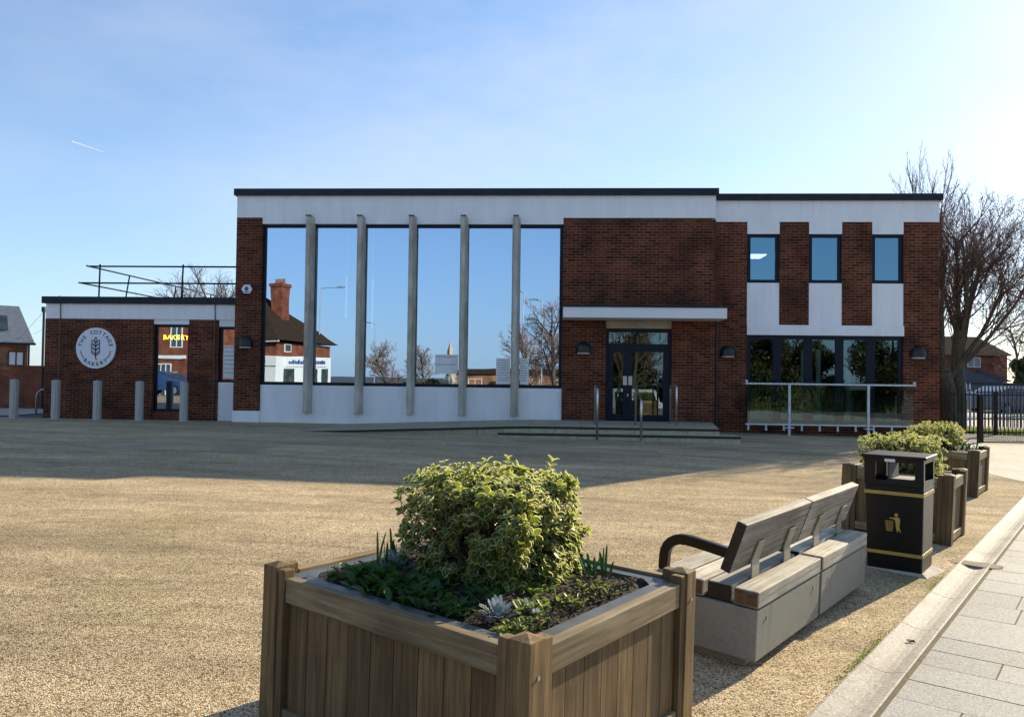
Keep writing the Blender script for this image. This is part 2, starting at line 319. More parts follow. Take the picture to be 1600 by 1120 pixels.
CONC = noise_mat('fin_concrete', (.44, .40, .33), (.60, .56, .48), scale=5, rough=.9, bump=.3, bscale=40, c3=(.33, .29, .22), big=1.5, stretch=(1.5, 1.5, .6))
streaks(BRICK, .55, .54, .72, (.45, .42, .4))
GLASS = glass_mat('window_glass', .62, (.3, .33, .34), (.62, .77, .96))
GLASSU = glass_mat('upper_window_glass', .5, (.3, .36, .38), (.26, .46, .60))
GLASSD = glass_mat('door_glass', .13, (.42, .52, .50), (.62, .85, .92))
GLASSB = glass_mat('balustrade_glass', .05, (.72, .86, .82))
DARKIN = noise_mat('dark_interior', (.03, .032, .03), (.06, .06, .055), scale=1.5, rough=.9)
ROOFING = noise_mat('roof_felt', (.05, .05, .05), (.09, .09, .09), scale=3, rough=.9)
BLACK = noise_mat('black_plastic', (.006, .006, .008), (.012, .012, .014), scale=9, rough=.4)
BLACKP = noise_mat('black_painted_steel', (.003, .003, .003), (.006, .006, .006), scale=12, rough=.36, spec=.3)
streaks(CONC, .5, .5, .68, (.5, .48, .42)) if 'CONC' in globals() else None
STEEL = noise_mat('brushed_steel', (.42, .42, .42), (.6, .6, .6), scale=6, rough=.3, metal=1)
PLATE = noise_mat('satin_steel_plate', (.26, .23, .16), (.36, .32, .24), scale=7, rough=.6, metal=0)
GALV = noise_mat('galvanised_steel', (.3, .33, .36), (.42, .45, .48), scale=14, rough=.45, metal=.6)
PALE = noise_mat('pale_steel', (.45, .5, .55), (.6, .64, .68), scale=10, rough=.4, metal=.3)
BOLL = noise_mat('bollard_grey', (.36, .35, .32), (.52, .5, .46), scale=4, rough=.8, stretch=(9, 9, .35), bump=.2)
GOLD = noise_mat('gold_paint', (.36, .24, .045), (.44, .3, .065), scale=9, rough=.45)
GREENBLK = noise_mat('sign_ink', (.012, .02, .035), (.018, .028, .045), scale=9, rough=.5)
SIGNW = noise_mat('sign_white', (.74, .76, .8), (.78, .8, .83), scale=1.5, rough=.45)
GROUND = ground_mat()
ASPH = noise_mat('asphalt', (.045, .045, .045), (.085, .083, .078), scale=60, rough=.9, bump=.3, c3=(.11, .105, .095), big=.25)
CONCG = noise_mat('pale_concrete', (.34, .31, .26), (.46, .42, .36), scale=7, rough=.9, bump=.2, c3=(.3, .27, .2), big=.8)
PAVE = granite_mat('granite_paving', (.32, .312, .29), (.17, .165, .15), (.46, .45, .43), scale=130, tone=.1, stain=(.78, .72, .6), sa=.6)
CHAN = granite_mat('granite_channel', (.42, .385, .33), (.22, .2, .17), (.56, .52, .46), scale=100, tone=.07, stain=(.55, .5, .4), sa=.7)
BED = noise_mat('joint_bed', (.1, .08, .04), (.17, .135, .07), scale=25, rough=1)
BLOCK = granite_mat('bench_concrete', (.26, .255, .215), (.18, .176, .15), (.33, .325, .28), scale=260, tone=.05, rough=.8, stain=(.75, .72, .66), sa=.5)
WOODZ = wood_mat('planter_timber_upright', 'z', (.08, .046, .018), (.145, .092, .038), (.22, .148, .068))
WOODX = wood_mat('planter_timber_rail', 'x', (.15, .10, .048), (.24, .175, .092), (.36, .285, .17))
WOODY = wood_mat('planter_timber_cross', 'y', (.15, .10, .048), (.24, .175, .092), (.36, .285, .17))
streaks(BLOCK, .45, .55, .72, (.6, .58, .52)); streaks(BOLL, .5, .5, .7, (.55, .53, .48))
BENCHW = wood_mat('bench_timber', 'x', (.24, .215, .17), (.45, .41, .33), (.62, .57, .48))
BENCHB = wood_mat('bench_back_timber', 'x', (.13, .11, .085), (.27, .235, .185), (.42, .38, .31))
ENDW = noise_mat('timber_end_grain', (.07, .035, .018), (.17, .1, .055), scale=18, rough=.9)
LINER = noise_mat('planter_liner', (.07, .078, .085), (.12, .13, .14), scale=6, rough=.42, spec=.6)
SOIL = noise_mat('soil', (.008, .006, .004), (.035, .024, .014), scale=30, rough=1, bump=1, bscale=70)
CHIP = noise_mat('bark_chips', (.03, .02, .012), (.16, .1, .055), scale=40, rough=.95)
BARK = noise_mat('bark', (.055, .042, .028), (.14, .11, .075), scale=9, rough=.95, bump=.6, stretch=(3, 3, .8), c3=(.09, .1, .05), big=1.2)
TWIG = noise_mat('twigs', (.13, .072, .05), (.27, .165, .12), scale=4, rough=.9)
TWIGP = noise_mat('pale_twigs', (.13, .1, .085), (.2, .16, .135), scale=4, rough=.9)
SLATE = noise_mat('roof_slate', (.04, .043, .05), (.085, .09, .1), scale=5, rough=1, stretch=(1, 1, 5), bump=.4, spec=.03)
TILE = noise_mat('brown_roof_tiles', (.03, .02, .015), (.06, .042, .028), scale=3, rough=1, bump=.4, stretch=(1, 1, 6), spec=.03)
GRASS = noise_mat('grass', (.035, .06, .012), (.09, .13, .03), scale=14, rough=.95, bump=.8)
LEAFD = leaf_mat('evergreen_leaf', (.025, .035, .01), (.11, .11, .03), .2)
CAR_W = noise_mat('white_car_paint', (.7, .71, .73), (.76, .77, .79), scale=2, rough=.3, coat=.6)
CAR_B = noise_mat('blue_car_paint', (.02, .05, .14), (.03, .07, .18), scale=2, rough=.3, coat=.6)
CAR_G = noise_mat('grey_car_paint', (.1, .11, .12), (.14, .15, .16), scale=2, rough=.3, coat=.6)
CARGL = glass_mat('car_glass', .15, (.08, .09, .1))
TYRE = noise_mat('tyre', (.01, .01, .01), (.02, .02, .02), scale=9, rough=.9)
LAMPG = noise_mat('lamp_diffuser', (.4, .4, .38), (.5, .5, .48), scale=9, rough=.4)
TERRA = noise_mat('terracotta', (.2, .07, .04), (.3, .11, .06), scale=9, rough=.9)
STONE = noise_mat('memorial_stone', (.42, .34, .24), (.55, .46, .34), scale=6, rough=.9)

# ------------------------------------------------------------------ setting
def sheet(name, pts, mat, dz, step=1.0, kind='structure'):
    """a sheet over a convex outline pts (world x,y) laid dz above the terrain"""
    import bmesh
    bm = bmesh.new()
    vs = [bm.verts.new((x, y, 0)) for x, y in pts]; bm.faces.new(vs)
    xs = [p[0] for p in pts]; ys = [p[1] for p in pts]
    for a0, a1, nrm in ((min(xs), max(xs), (1, 0, 0)), (min(ys), max(ys), (0, 1, 0))):
        a = a0 + step
        while a < a1:
            bmesh.ops.bisect_plane(bm, geom=bm.verts[:] + bm.edges[:] + bm.faces[:], plane_co=(a * nrm[0], a * nrm[1], 0), plane_no=nrm)
            a += step
    for v in bm.verts: v.co.z = zg(v.co.x, v.co.y) + dz
    bm.normal_update()
    for f in bm.faces:
        if f.normal.z < 0: f.normal_flip()
    me = bpy.data.meshes.new(name); bm.to_mesh(me); bm.free(); me.materials.append(mat)
    for p in me.polygons: p.use_smooth = True
    o = bpy.data.objects.new(name, me); COL.objects.link(o); return tag(o, kind=kind)

def grid_ground():
    ax = [-900, -400, -200, -120, -80]; a = -60
    while a <= 60: ax.append(a); a += 1.25
    ax += [80, 120, 200, 400, 900]
    vs = [(x, y, zg(x, y) - (.07 if -3 < -(x * W.x + y * W.y) - 1.22 < 2 and -4 < y < 14 else .012)) for y in ax for x in ax]; n = len(ax)
    b = MB(); b.add(vs, [(j * n + i, j * n + i + 1, (j + 1) * n + i + 1, (j + 1) * n + i) for j in range(n - 1) for i in range(n - 1)])
    return tag(b.build('ground', ASPH, smooth=True), kind='structure')
grid_ground()
P2 = lambda s, k: tuple(KP(s, k))[:2]
sheet('plaza', [P2(.0, -1.5), P2(.0, 20), (11.7, 20.7), (-22, 22), (-26, 12), (-22, -1.5), (-8, -1.8)], GROUND, .0, .8)
GROUND2 = noise_mat('repair_gravel', (.27, .205, .12), (.44, .34, .21), scale=110, rough=.9, bump=.4, c3=(.14, .12, .08), big=.8)
for i, (x0, y0, x1, y1, x2, y2, x3, y3) in enumerate(((-7.4, 13.6, -4.6, 13.4, -4.3, 14.7, -7.1, 15.0), (-1.2, 14.6, 2.8, 14.2, 2.9, 15.3, -1.3, 15.6), (3.6, 15.8, 6.1, 15.5, 6.2, 16.1, 3.7, 16.5))):
    sheet('repair_patch', [(x0, y0), (x1, y1), (x2, y2), (x3, y3)], GROUND2, .004, .5)
sheet('footway', [(8.3, 12.6), (9.5, 12.4), (30, 14), (30, 19.7), (10.6, 19.7), (8.2, 14.25)], CONCG, .004, 1.0)
sheet('pavement_side', [(-30, 22.5), (-14.6, 22.5), (-14.2, 26.8), (-30, 26.8)], CONCG, .006, 1.0)
sheet('car_park', [(10.9, 24.4), (60, 24.4), (90, 60), (20, 60)], CONCG, .004, 3.0)
# small verge of grass at the fence
def blades(name, spots, h, mat, n, seed, label=None, spread=.02, wid=.006):
    r = random.Random(seed); b = MB()
    for i in range(n):
        x, y, z = spots(r); a = r.uniform(0, 2 * pi); hh = h * r.uniform(.5, 1.2); lx, ly = r.uniform(-.5, .5) * hh, r.uniform(-.5, .5) * hh
        dx, dy = cos(a) * wid, sin(a) * wid
        b.add([(x - dx, y - dy, z), (x + dx, y + dy, z), (x + lx * .5 + dx * .6, y + ly * .5 + dy * .6, z + hh * .6), (x + lx, y + ly, z + hh)], [(0, 1, 2), (0, 2, 3)])
    return b.build(name, mat)
GRL = leaf_mat('grass_blades', (.05, .09, .012), (.16, .2, .04), .3)
def vs_(r):
    x = r.uniform(11.3, 21); y = r.uniform(23.15, 24.3); return x, y, zg(x, y) - .01
tag(blades('grass_verge', vs_, .14, GRL, 9000, 3, wid=.012), 'rough green grass verge along the foot of the black railings', 'grass', kind='stuff')
def vm_(r):
    k = r.choice([2.9, 4.6, 4.9, 5.2, 6.9]) + r.gauss(0, .18); s = abs(r.gauss(0, .02)) + .003; p = KP(s, k); return p.x, p.y, zg(p.x, p.y)
tag(blades('moss', vm_, .006, GRL, 700, 4, wid=.005), 'thin green moss growing along the edge of the stone channel', 'moss', kind='stuff')

# drainage channel: dished granite setts
def channel():
    r = random.Random(5); k = -2.0
    b = MB()
    prof = [(0, .0), (-.012, .004), (-.05, -.006), (-.09, -.018), (-.13, -.022), (-.17, -.017), (-.20, -.006), (-.232, .003), (-.24, -.002)]
    while k < 34:
        ln = .96
        if not (7.86 < k + ln / 2 < 8.0):
            k1 = k + ln - .006
            c = r.random(); vs = []
            for kk in (k, k1):
                for s, z in prof + [(-.24, -.06), (0, -.06)]:
                    p = KP(s, kk); vs.append((p.x, p.y, z + zg(p.x, p.y) * .0 + .004))
            n = len(prof) + 2
            b.add(vs, [tuple(range(n)), tuple(range(n, 2 * n))[::-1]] + [(i, n + i, n + (i + 1) % n, (i + 1) % n) for i in range(n)], 0, c)
        k += ln
    o = b.build('drainage_channel', CHAN); tag(o, kind='structure')
channel()
# paving slabs
def paving():
    r = random.Random(11); b = MB(); k = -1.6; g = .0045
    while k < 26:
        h = r.choice([.3, .3, .42, .42, .6]) if k > 0 else .42
        s = -.262 - 0.0
        first = True
        # narrow edging course first
        b.cv and None
        s -= .0
        while s > -9:
            ln = r.uniform(.35, .95) if not first else r.uniform(.25, .8); first = False
            vs = []
            for kk, ss in ((k + g, s - g), (k + h - g, s - g), (k + h - g, s - ln + g), (k + g, s - ln + g)):
                p = KP(ss, kk); vs.append((p.x, p.y, .0 + zg(p.x, p.y)))
            dz = r.uniform(-.001, .001)
            vs = [(x, y, z + dz) for x, y, z in vs] + [(x, y, z - .03) for x, y, z in vs]
            b.add(vs, [(0, 1, 2, 3), (0, 4, 5, 1), (1, 5, 6, 2), (2, 6, 7, 3), (3, 7, 4, 0)], 0, r.random())
            s -= ln
        k += h
    # long thin edging strip beside the channel
    tag(b.build('pavement', PAVE, bevel=0), kind='structure')
paving()
sheet('pavement_joints', [P2(-.241, -2), P2(-.241, 26), P2(-9, 26), P2(-9, -2)], BED, -.0045, 1.0)
def patch():
    r = random.Random(2); b = MB(); pts = []
    for i in range(40):
        a = 2 * pi * i / 40; p = KP(-.13 + .2 * (1 if cos(a) > 0 else -1) * abs(cos(a)) ** .6 * r.uniform(.9, 1.05), 7.94 + .10 * (1 if sin(a) > 0 else -1) * abs(sin(a)) ** .6 * r.uniform(.85, 1.1)); pts.append((p.x, p.y))
    b.prism(pts, 'z', -.03, .0055); tag(b.build('mortar_patch', noise_mat('mortar', (.16, .13, .09), (.3, .25, .18), scale=25, rough=1, bump=.6)), kind='structure')
patch()
def road():
    sheet('road', [(-70, -5.3), (70, -5.3), (70, -18), (-70, -18)], ASPH, .0, 4)
road()

# ------------------------------------------------------------------ the hall
HO = (0.6, 20.7, 0.2)
hall = empty('hall_building', FP(*HO[:2], HO[2]), -TH, 'long two storey flat roofed brick hall with tall blue windows between concrete fins', 'building')
def hb(b, name, mat, parent=hall, **k): return b.build(name, mat, parent, org=HO if parent == hall or parent.get('fr') == 'hall' else (0, 0, 0), **k)
D, DW = 20.7, 20.95
b = MB()
b.box(-8.80, -8.08, D, D + .4, .59, 5.87)                 # corner pier
b.box(-8.80, -8.50, D + .4, 32, .15, 6.3)                 # left flank
b.box(.15, 1.31, D, D + .35, .1, 5.83); b.box(3.05, 4.18, D, D + .35, .1, 5.83); b.box(1.31, 3.05, D, D + .35, 3.13, 5.83)
b.box(4.18, 5.06, DW, DW + .35, -.05, 5.82)
b.box(3.95, 4.179, D + .35, D + .5, .1, 5.83)
b.box(5.91, 6.68, DW, DW + .3, 3.07, 5.80); b.box(7.54, 8.32, DW, DW + .3, 3.07, 5.80); b.box(9.13, 10.05, DW, DW + .35, -.05, 5.81)
b.box(5.06, 9.13, DW + .02, DW + .3, -.05, .44)           # dwarf wall below the glazing
b.box(9.75, 10.05, DW + .35, 32, -.05, 6.3); b.box(-8.5, 9.75, 31.7, 32, -.05, 6.3)
hb(b, 'brick_wall', BRICK)
b = MB()
b.box(-8.815, -8.07, D - .02, D + .3, .1, .585); b.box(-8.07, .148, D + .06, D + .3, .1, 1.30)
hb(b, 'white_plinth', WHITE)
edges0 = [-6.73, -5.325, -3.92, -2.515, -1.11]
b = MB()
b.box(-8.80, 4.18, D + .002, D + .4, 5.872, 6.47); b.box(-8.078, .148, D + .002, D + .35, 5.70, 5.8719)
xs_ = [-8.80, -8.0] + edges0 + [.15, 1.5, 2.84, 4.18]
for a, c in zip(xs_[:-1], xs_[1:]): b.box(a + .0015, c - .0015, D - .006, D + .0018, 5.873 if (a < -8.01 or a > .1) else 5.701, 6.47)
hb(b, 'white_fascia', WHITE)
b = MB()
b.box(4.181, 10.05, DW + .002, DW + .4, 5.822, 6.39)
for a, c in zip((4.181, 5.9, 7.53, 9.12), (5.9, 7.53, 9.12, 10.05)): b.box(a + .0015, c - .0015, DW - .005, DW + .0018, 5.823, 6.389)
for a, c in ((5.06, 5.91), (6.68, 7.54), (8.32, 9.13)):
    b.box(a + .002, c - .002, DW - .005, DW + .3, 5.50, 5.822); b.box(a + .002, c - .002, DW + .01, DW + .3, 3.072, 4.19)
b.box(5.06, 9.13, DW - .04, DW + .3, 2.80, 3.069)
hb(b, 'white_panels', WHITE)
b = MB(); b.box(-8.86, 4.24, D - .1, D + .45, 6.472, 6.65); b.box(4.241, 10.11, DW - .1, DW + .45, 6.392, 6.56)
b.box(-8.86, -8.4, D + .45, 32, 6.40, 6.65); b.box(9.7, 10.11, DW + .45, 32, 6.392, 6.56)
hb(b, 'roof_edge', FLASH)
b = MB(); b.box(-8.6, 9.9, D + .4, 31.9, 6.22, 6.38); hb(b, 'roof', ROOFING)
b = MB()
for x0, x1, y, z in ((4.1, 5.9, 21.6, 6.62), (5.9, 7.6, 22.2, 6.60)): b.tube([(x0, y, z), (x1, y, z - .02)], .02, 6)
hb(b, 'roof_cable', BLACK)
# inside
b = MB(); b.box(-8.5, 9.75, D + .42, 31.6, .1, .46); b.box(-8.49, 9.74, 27.5, 27.6, .47, 6.2); b.box(4.2, 4.35, DW + .36, 27.4, .47, 6.2)
b.box(4.36, 9.74, DW + .31, 27.4, 3.0, 3.2)
hb(b, 'interior', DARKIN)

def window(parent, org, x0, x1, z0, z1, d, fw, glass=GLASS, name='window', depth=.07, mid=None):
    b = MB()
    b.box(x0, x1, d, d + depth, z1 - fw, z1); b.box(x0, x1, d, d + depth, z0, z0 + fw)
    b.box(x0, x0 + fw, d, d + depth, z0 + fw, z1 - fw); b.box(x1 - fw, x1, d, d + depth, z0 + fw, z1 - fw)
    f = b.build(name, NAVY, parent, org=org)
    g = MB(); g.add([(x0 + fw - .005, d + .03, z0 + fw - .005), (x1 - fw + .005, d + .03, z0 + fw - .005), (x1 - fw + .005, d + .03, z1 - fw + .005), (x0 + fw - .005, d + .03, z1 - fw + .005)], [(0, 1, 2, 3)])
    g.box(x0 + fw - .004, x1 - fw + .004, d + .032, d + .05, z0 + fw - .004, z1 - fw + .004) if False else None
    g.build('pane', glass, f, org=org)
    return f
edges = [-8.078, -6.73, -5.325, -3.92, -2.515, -1.11, .148]
for i in range(6): window(hall, HO, edges[i] + .001, edges[i + 1] - .001, 1.302, 5.698, D + .1, .085)
for x in edges[1:6]:
    b = MB()
    b.prism([(x - .105, D + .095), (x - .105, D - .02), (x - .06, D - .24), (x + .05, D - .24), (x + .105, D - .02), (x + .105, D + .095)][::-1], 'z', .56, 5.87)
    hb(b, 'concrete_fin', CONC, bevel=.008)
    b = MB(); b.box(x - .075, x + .065, D - .255, D - .02, 5.871, 5.90); hb(b, 'fin_cap', FLASH)
for x0, x1 in ((5.075, 5.90), (6.69, 7.53), (8.33, 9.12)): window(hall, HO, x0, x1, 4.195, 5.497, DW + .05, .085, GLASSU)
# glazed screen of the wing
n5 = 5; xs = [5.065 + (9.125 - 5.065) * i / n5 for i in range(n5 + 1)]
for i in range(n5):
    window(hall, HO, xs[i] + .001, xs[i + 1] - .001, .445, 2.795, DW + .06, .105, GLASSD, 'glazed_door')
# entrance
b = MB(); b.box(1.312, 3.048, D + .06, D + .3, 2.93, 3.128); hb(b, 'cream_lintel', CREAM)
b = MB(); b.box(1.312, 3.048, D + .12, D + .2, .44, .52); b.box(1.312, 1.40, D + .12, D + .2, .52, 2.925); b.box(2.96, 3.048, D + .12, D + .2, .52, 2.925)
b.box(1.40, 2.96, D + .12, D + .2, 2.83, 2.925); b.box(1.40, 2.96, D + .12, D + .2, 2.42, 2.52)
dfm = hb(b, 'door_frame', NAVY)
g = MB(); g.add([(1.39, D + .16, 2.51), (2.97, D + .16, 2.51), (2.97, D + .16, 2.84), (1.39, D + .16, 2.84)], [(0, 1, 2, 3)]); g.build('pane', GLASSD, dfm, org=HO)
for x0, x1, hx in ((1.402, 1.90, 1.83), (1.903, 2.958, 1.97)):
    dr = window(hall, HO, x0, x1, .522, 2.418, D + .10, .115, GLASSD, 'door')
    h = MB(); h.box(hx - .05, hx + .05, D + .075, D + .099, 1.42, 1.66); h.build('push_plate', STEEL, dr, org=HO)
    h = MB(); h.box(hx - .012 + (.07 if hx < 1.9 else -.055), hx + .012 + (.07 if hx < 1.9 else -.055), D + .085, D + .099, 1.12, 1.19); h.build('lock', STEEL, dr, org=HO)
# canopy over the entrance
b = MB(); b.box(.16, 4.28, D - .95, D - .012, 3.135, 3.40); hb(b, 'canopy', WHITEC)
b = MB(); b.box(.13, 4.31, D - .98, D - .01, 3.402, 3.455); hb(b, 'canopy_edge', FLASH)
b = MB(); b.tube([(4.235, D + .12, 3.13), (4.235, D + .12, .15)], .04, 8); hb(b, 'downpipe', BLACK)
# posters just behind the panes, blind-like posts, lit ceiling panel and hanging tubes seen through the glass
PAPER = noise_mat('paper', (.82, .82, .8), (.88, .88, .86), scale=12, rough=.8)
INKP = noise_mat('printed_ink', (.1, .14, .2), (.25, .28, .3), scale=30, rough=.8)
def poster(u0, u1, z0, z1, d, rows):
    b = MB(); b.box(u0, u1, d, d + .004, z0, z1, 0)
    r = random.Random(int(u0 * 100))
    for i in range(rows):
        zz = z1 - .05 - (z1 - z0 - .1) * i / rows; x = u0 + .03
        while x < u1 - .06:
            w = r.uniform(.015, .06); b.box(x, x + w, d - .003, d - .0005, zz - .018, zz, 1); x += w + .015
    return b
b = poster(-3.28, -2.66, 1.66, 2.18, D + .121, 2)
tag(b.build('poster', [PAPER, INKP], None, org=(-2.9, D, 1.6), mat4=None), 'wide white printed poster inside the fourth tall window', 'poster', 'posters inside the tall windows')
o = COL.objects[-1]
def place_fac(o, org): o.location = FP(org[0], org[1], org[2]); o.rotation_euler = (0, 0, -TH)
place_fac(o, (-2.9, D, 1.6))
for u0, u1, lab in ((-1.62, -1.24, 'white price list poster inside the fifth tall window beside its right fin'), (-.98, -.74, 'narrow white list poster inside the sixth tall window at its left edge')):
    org = (u0, D, 1.4); o = poster(u0, u1, 1.4, 2.1, D + .121, 9).build('poster', [PAPER, INKP], None, org=org); place_fac(o, org); tag(o, lab, 'poster', 'posters inside the tall windows')
PANEL = emis('ceiling_panel', (.9, .95, 1), 3.0)
org = (5.7, 22.3, 5.1); b = MB(); b.prism([(5.3, 22.0), (5.85, 22.0), (5.85, 22.7), (5.3, 22.7)], 'z', 5.10, 5.13); o = b.build('ceiling_light', PANEL, None, org=org); place_fac(o, org)
tag(o, 'lit flat ceiling light seen through the first upper window of the wing', 'ceiling light')
for i, (u, z0, z1, lab) in enumerate(((-6.35, 3.3, 4.6, 'leftmost'), (-5.95, 3.2, 4.8, 'middle'), (-5.55, 3.0, 4.5, 'rightmost'))):
    org = (u, 23, z1); b = MB(); b.tube([(u, 23, z0), (u, 23, z1)], .035, 8); b.tube([(u, 23, z1), (u, 23, 6.2)], .006, 4)
    o = b.build('pendant_tube', emis('tube_glow', (.8, .9, 1), .3) if i == 0 else bpy.data.materials['tube_glow'], None, org=org); place_fac(o, org)
    tag(o, lab + ' of three faint hanging tube lights behind the second tall window', 'pendant light', 'tube lights hanging in the hall')
for i, u in enumerate((6.75, 7.15, 7.95, 8.5)):
    org = (u, 21.6, .47); b = MB(); b.box(u - .06, u + .06, 21.6, 21.7, .465, 2.45); b.box(u - .08, u + .08, 21.58, 21.72, .462, .53)
    o = b.build('white_post', WHITEC, None, org=org); place_fac(o, org)
    tag(o, ('first', 'second', 'third', 'fourth')[i] + ' white post from the left inside the glazed wing', 'post', 'white posts inside the glazed wing')

# ------------------------------------------------------------------ the bakery wing
BO = (-11.8, 21.1, .2); DB = 21.1
bak = empty('bakery_building', FP(*BO[:2], BO[2]), -TH, 'low flat roofed brick bakery joined to the left end of the hall', 'building')
b = MB()
b.box(-14.45, -11.30, DB, DB + .3, .1, 3.085); b.box(-10.27, -9.42, DB, DB + .3, .1, 3.085); b.box(-11.30, -10.27, DB + .02, DB + .3, .1, .50)
b.box(-14.45, -14.15, DB + .3, 31, .1, 3.3); b.box(-14.15, -8.82, 30.7, 31, .1, 3.3)
b.build('brick_wall', BRICK, bak, org=BO)
b = MB(); b.box(-14.43, -8.802, DB - .015, DB + .32, 3.087, 3.51)
b.box(-11.298, -10.272, DB + .02, DB + .3, 2.95, 3.086); b.box(-9.418, -8.802, DB + .02, DB + .3, 2.90, 3.086); b.build('white_fascia', WHITE, bak, org=BO)
b = MB(); b.box(-9.418, -8.817, DB + .03, DB + .3, .15, 1.345); b.build('white_panel', WHITE, bak, org=BO)
b = MB(); b.box(-14.52, -8.803, DB - .09, DB + .4, 3.512, 3.705); b.box(-14.52, -14.1, DB + .4, 31, 3.45, 3.705); b.build('roof_edge', FLASH, bak, org=BO)
b = MB(); b.box(-14.3, -8.81, DB + .33, 30.9, 3.3, 3.44); b.build('roof', ROOFING, bak, org=BO)
b = MB(); b.box(-14.1, -8.81, 24.6, 24.7, .2, 3.29); b.box(-14.1, -8.81, DB + .31, 24.6, .2, .3); b.build('interior', DARKIN, bak, org=BO)
window(bak, BO, -11.298, -10.272, .502, 2.948, DB + .1, .075)
window(bak, BO, -9.418, -8.803, 1.347, 2.898, DB + .08, .075)
for u in (-14.0, -9.53):
    b = MB(); b.tube([(u, DB - .03, .3), (u + .01, DB - .03, 3.1), (u + .01, DB - .05, 3.5), (u + .01, DB - .11, 3.72)], .014, 6); b.build('lightning_cable', noise_mat('cable', (.1, .07, .04), (.16, .11, .07), rough=.6), bak, org=BO)
# poster in the narrow window
org = (-9.3, DB, 1.45); o = poster(-9.31, -8.9, 1.46, 2.38, DB + .100, 7).build('poster', [PAPER, INKP], None, org=org); place_fac(o, org); tag(o, 'tall white notice inside the narrow bakery window', 'poster')
# lettering
TXT = {}
def glyph(ch):
    if ch not in TXT:
        c = bpy.data.curves.new('t', 'FONT'); c.body = ch; c.align_x = 'CENTER'; c.size = 1; c.offset = 0; o = bpy.data.objects.new('t', c); COL.objects.link(o)
        dg = bpy.context.evaluated_depsgraph_get(); me = bpy.data.meshes.new_from_object(o.evaluated_get(dg))
        TXT[ch] = ([tuple(v.co) for v in me.vertices], [tuple(p.vertices) for p in me.polygons])
        bpy.data.objects.remove(o); bpy.data.meshes.remove(me); bpy.data.curves.remove(c)
    return TXT[ch]
def put_glyph(b, ch, cx, cz, size, ang, y, mi=0, thick=.004, bold=0):
    if bold:
        for q, (dx, dz) in enumerate(((-bold, 0), (bold, 0), (0, -bold), (0, bold))): put_glyph(b, ch, cx + dx, cz + dz, size, ang, y + .0004 * (q + 1), mi, thick)
    vs, fs = glyph(ch); ca, sa = cos(ang), sin(ang); out = []
    for x, zz, _ in vs:
        x, zz = x * size, (zz - .35) * size
        out.append((cx + x * ca - zz * sa, y, cz + x * sa + zz * ca))
    n = len(out); back = [(x, yy + thick, z) for x, yy, z in out]
    b.add(out + back, [f for f in fs], mi)
# yellow neon
org = (-10.75, DB + .3, 2.4); b = MB(); x = -11.0
for i, ch in enumerate('BAKERY'): put_glyph(b, ch, -11.09 + i * .128, 2.60, .185, 0, DB + .25, bold=.004)
o = b.build('neon_sign', emis('neon_yellow', (1.0, .6, .02), 14), None, org=org); place_fac(o, org); tag(o, 'glowing yellow BAKERY neon sign inside the bakery window', 'neon sign')
# round sign
so = (-12.93, DB, 2.26); R = .575
sg = empty('bakery_sign', FP(so[0], so[1], so[2]), -TH, 'round white THE COTTAGE BAKERY sign with wheat ear on brick wall', 'sign')
b = MB(); n = 64
ring = lambda r, y: [(r * cos(2 * pi * i / n), y, r * sin(2 * pi * i / n)) for i in range(n)]
b.add(ring(R, -.05) + ring(R, -.005), [tuple(range(n))] + [(i, (i + 1) % n, n + (i + 1) % n, n + i) for i in range(n)]); b.build('sign_board', SIGNW, sg)
b = MB()
for i, ch in enumerate('THE COTTAGE'):
    a = pi / 2 + radians(79) - radians(158) * i / 10
    if ch != ' ': put_glyph(b, ch, .45 * cos(a), .45 * sin(a), .145, a - pi / 2, -.054, bold=.0035)
for i, ch in enumerate('BAKERY'):
    a = -pi / 2 - radians(40) + radians(80) * i / 5
    put_glyph(b, ch, .45 * cos(a), .45 * sin(a), .145, a + pi / 2, -.054, bold=.0035)
b.build('lettering', GREENBLK, sg)
b = MB()
def fl(pts, w=.022):
    pts = [Vector((x, -.056, z)) for x, z in pts]; b.tube(pts, w / 2, 6)
for sx in (-1, 1):
    a0 = radians(-10 if sx > 0 else 190); fl([(.44 * cos(a0 - sx * radians(32) * t / 8), .44 * sin(a0 - sx * radians(32) * t / 8)) for t in range(9)], .018)
    for z in (.13, .02, -.09):
        fl([(0, z - .09), (sx * .05, z - .03), (sx * .115, z + .0), (sx * .115, z + .10), (sx * .05, z + .06), (0, z + .01)])
    fl([(sx * .115, -.09), (sx * .10, -.15), (0, -.22)])
fl([(0, .13), (.04, .18), (.035, .24), (0, .31), (-.035, .24), (-.04, .18), (0, .13)])
fl([(0, .2), (0, -.22), (.005, -.29), (.04, -.33)])
b.build('wheat_emblem', GREENBLK, sg)

# wall lights, alarm box
def wall_light(u, z, d, lab):
    t = empty('wall_light', FP(u, d, z), -TH, lab, 'wall light', 'bulkhead lights on the hall walls')
    b = MB(); n = 12
    prof = [(.2, -.11), (.2, -.02), (.185, .06), (.14, .13), (.07, .17), (0.005, .18)]
    vs = []
    for r, zz in prof:
        for j in range(n + 1):
            a = pi * j / n; vs.append((r * cos(a), -.9 * r * sin(a) - .012, zz))
    m = n + 1
    b.add(vs, [(i * m + j, i * m + j + 1, (i + 1) * m + j + 1, (i + 1) * m + j) for i in range(len(prof) - 1) for j in range(n)] + [tuple(range(m))])
    b.box(-.2, .2, -.012, -.001, -.12, .16)
    b.build('hood', BLACK, t)
    b = MB(); vs = [(.17 * cos(pi * j / n), -.15 * sin(pi * j / n) - .012, zz) for zz in (-.15, -.112) for j in range(m)]
    b.add(vs, [tuple(range(m))[::-1]] + [(j, j + 1, m + j + 1, m + j) for j in range(n)] + [(0, m, 2 * m - 1, m - 1)]); b.build('diffuser', LAMPG, t)
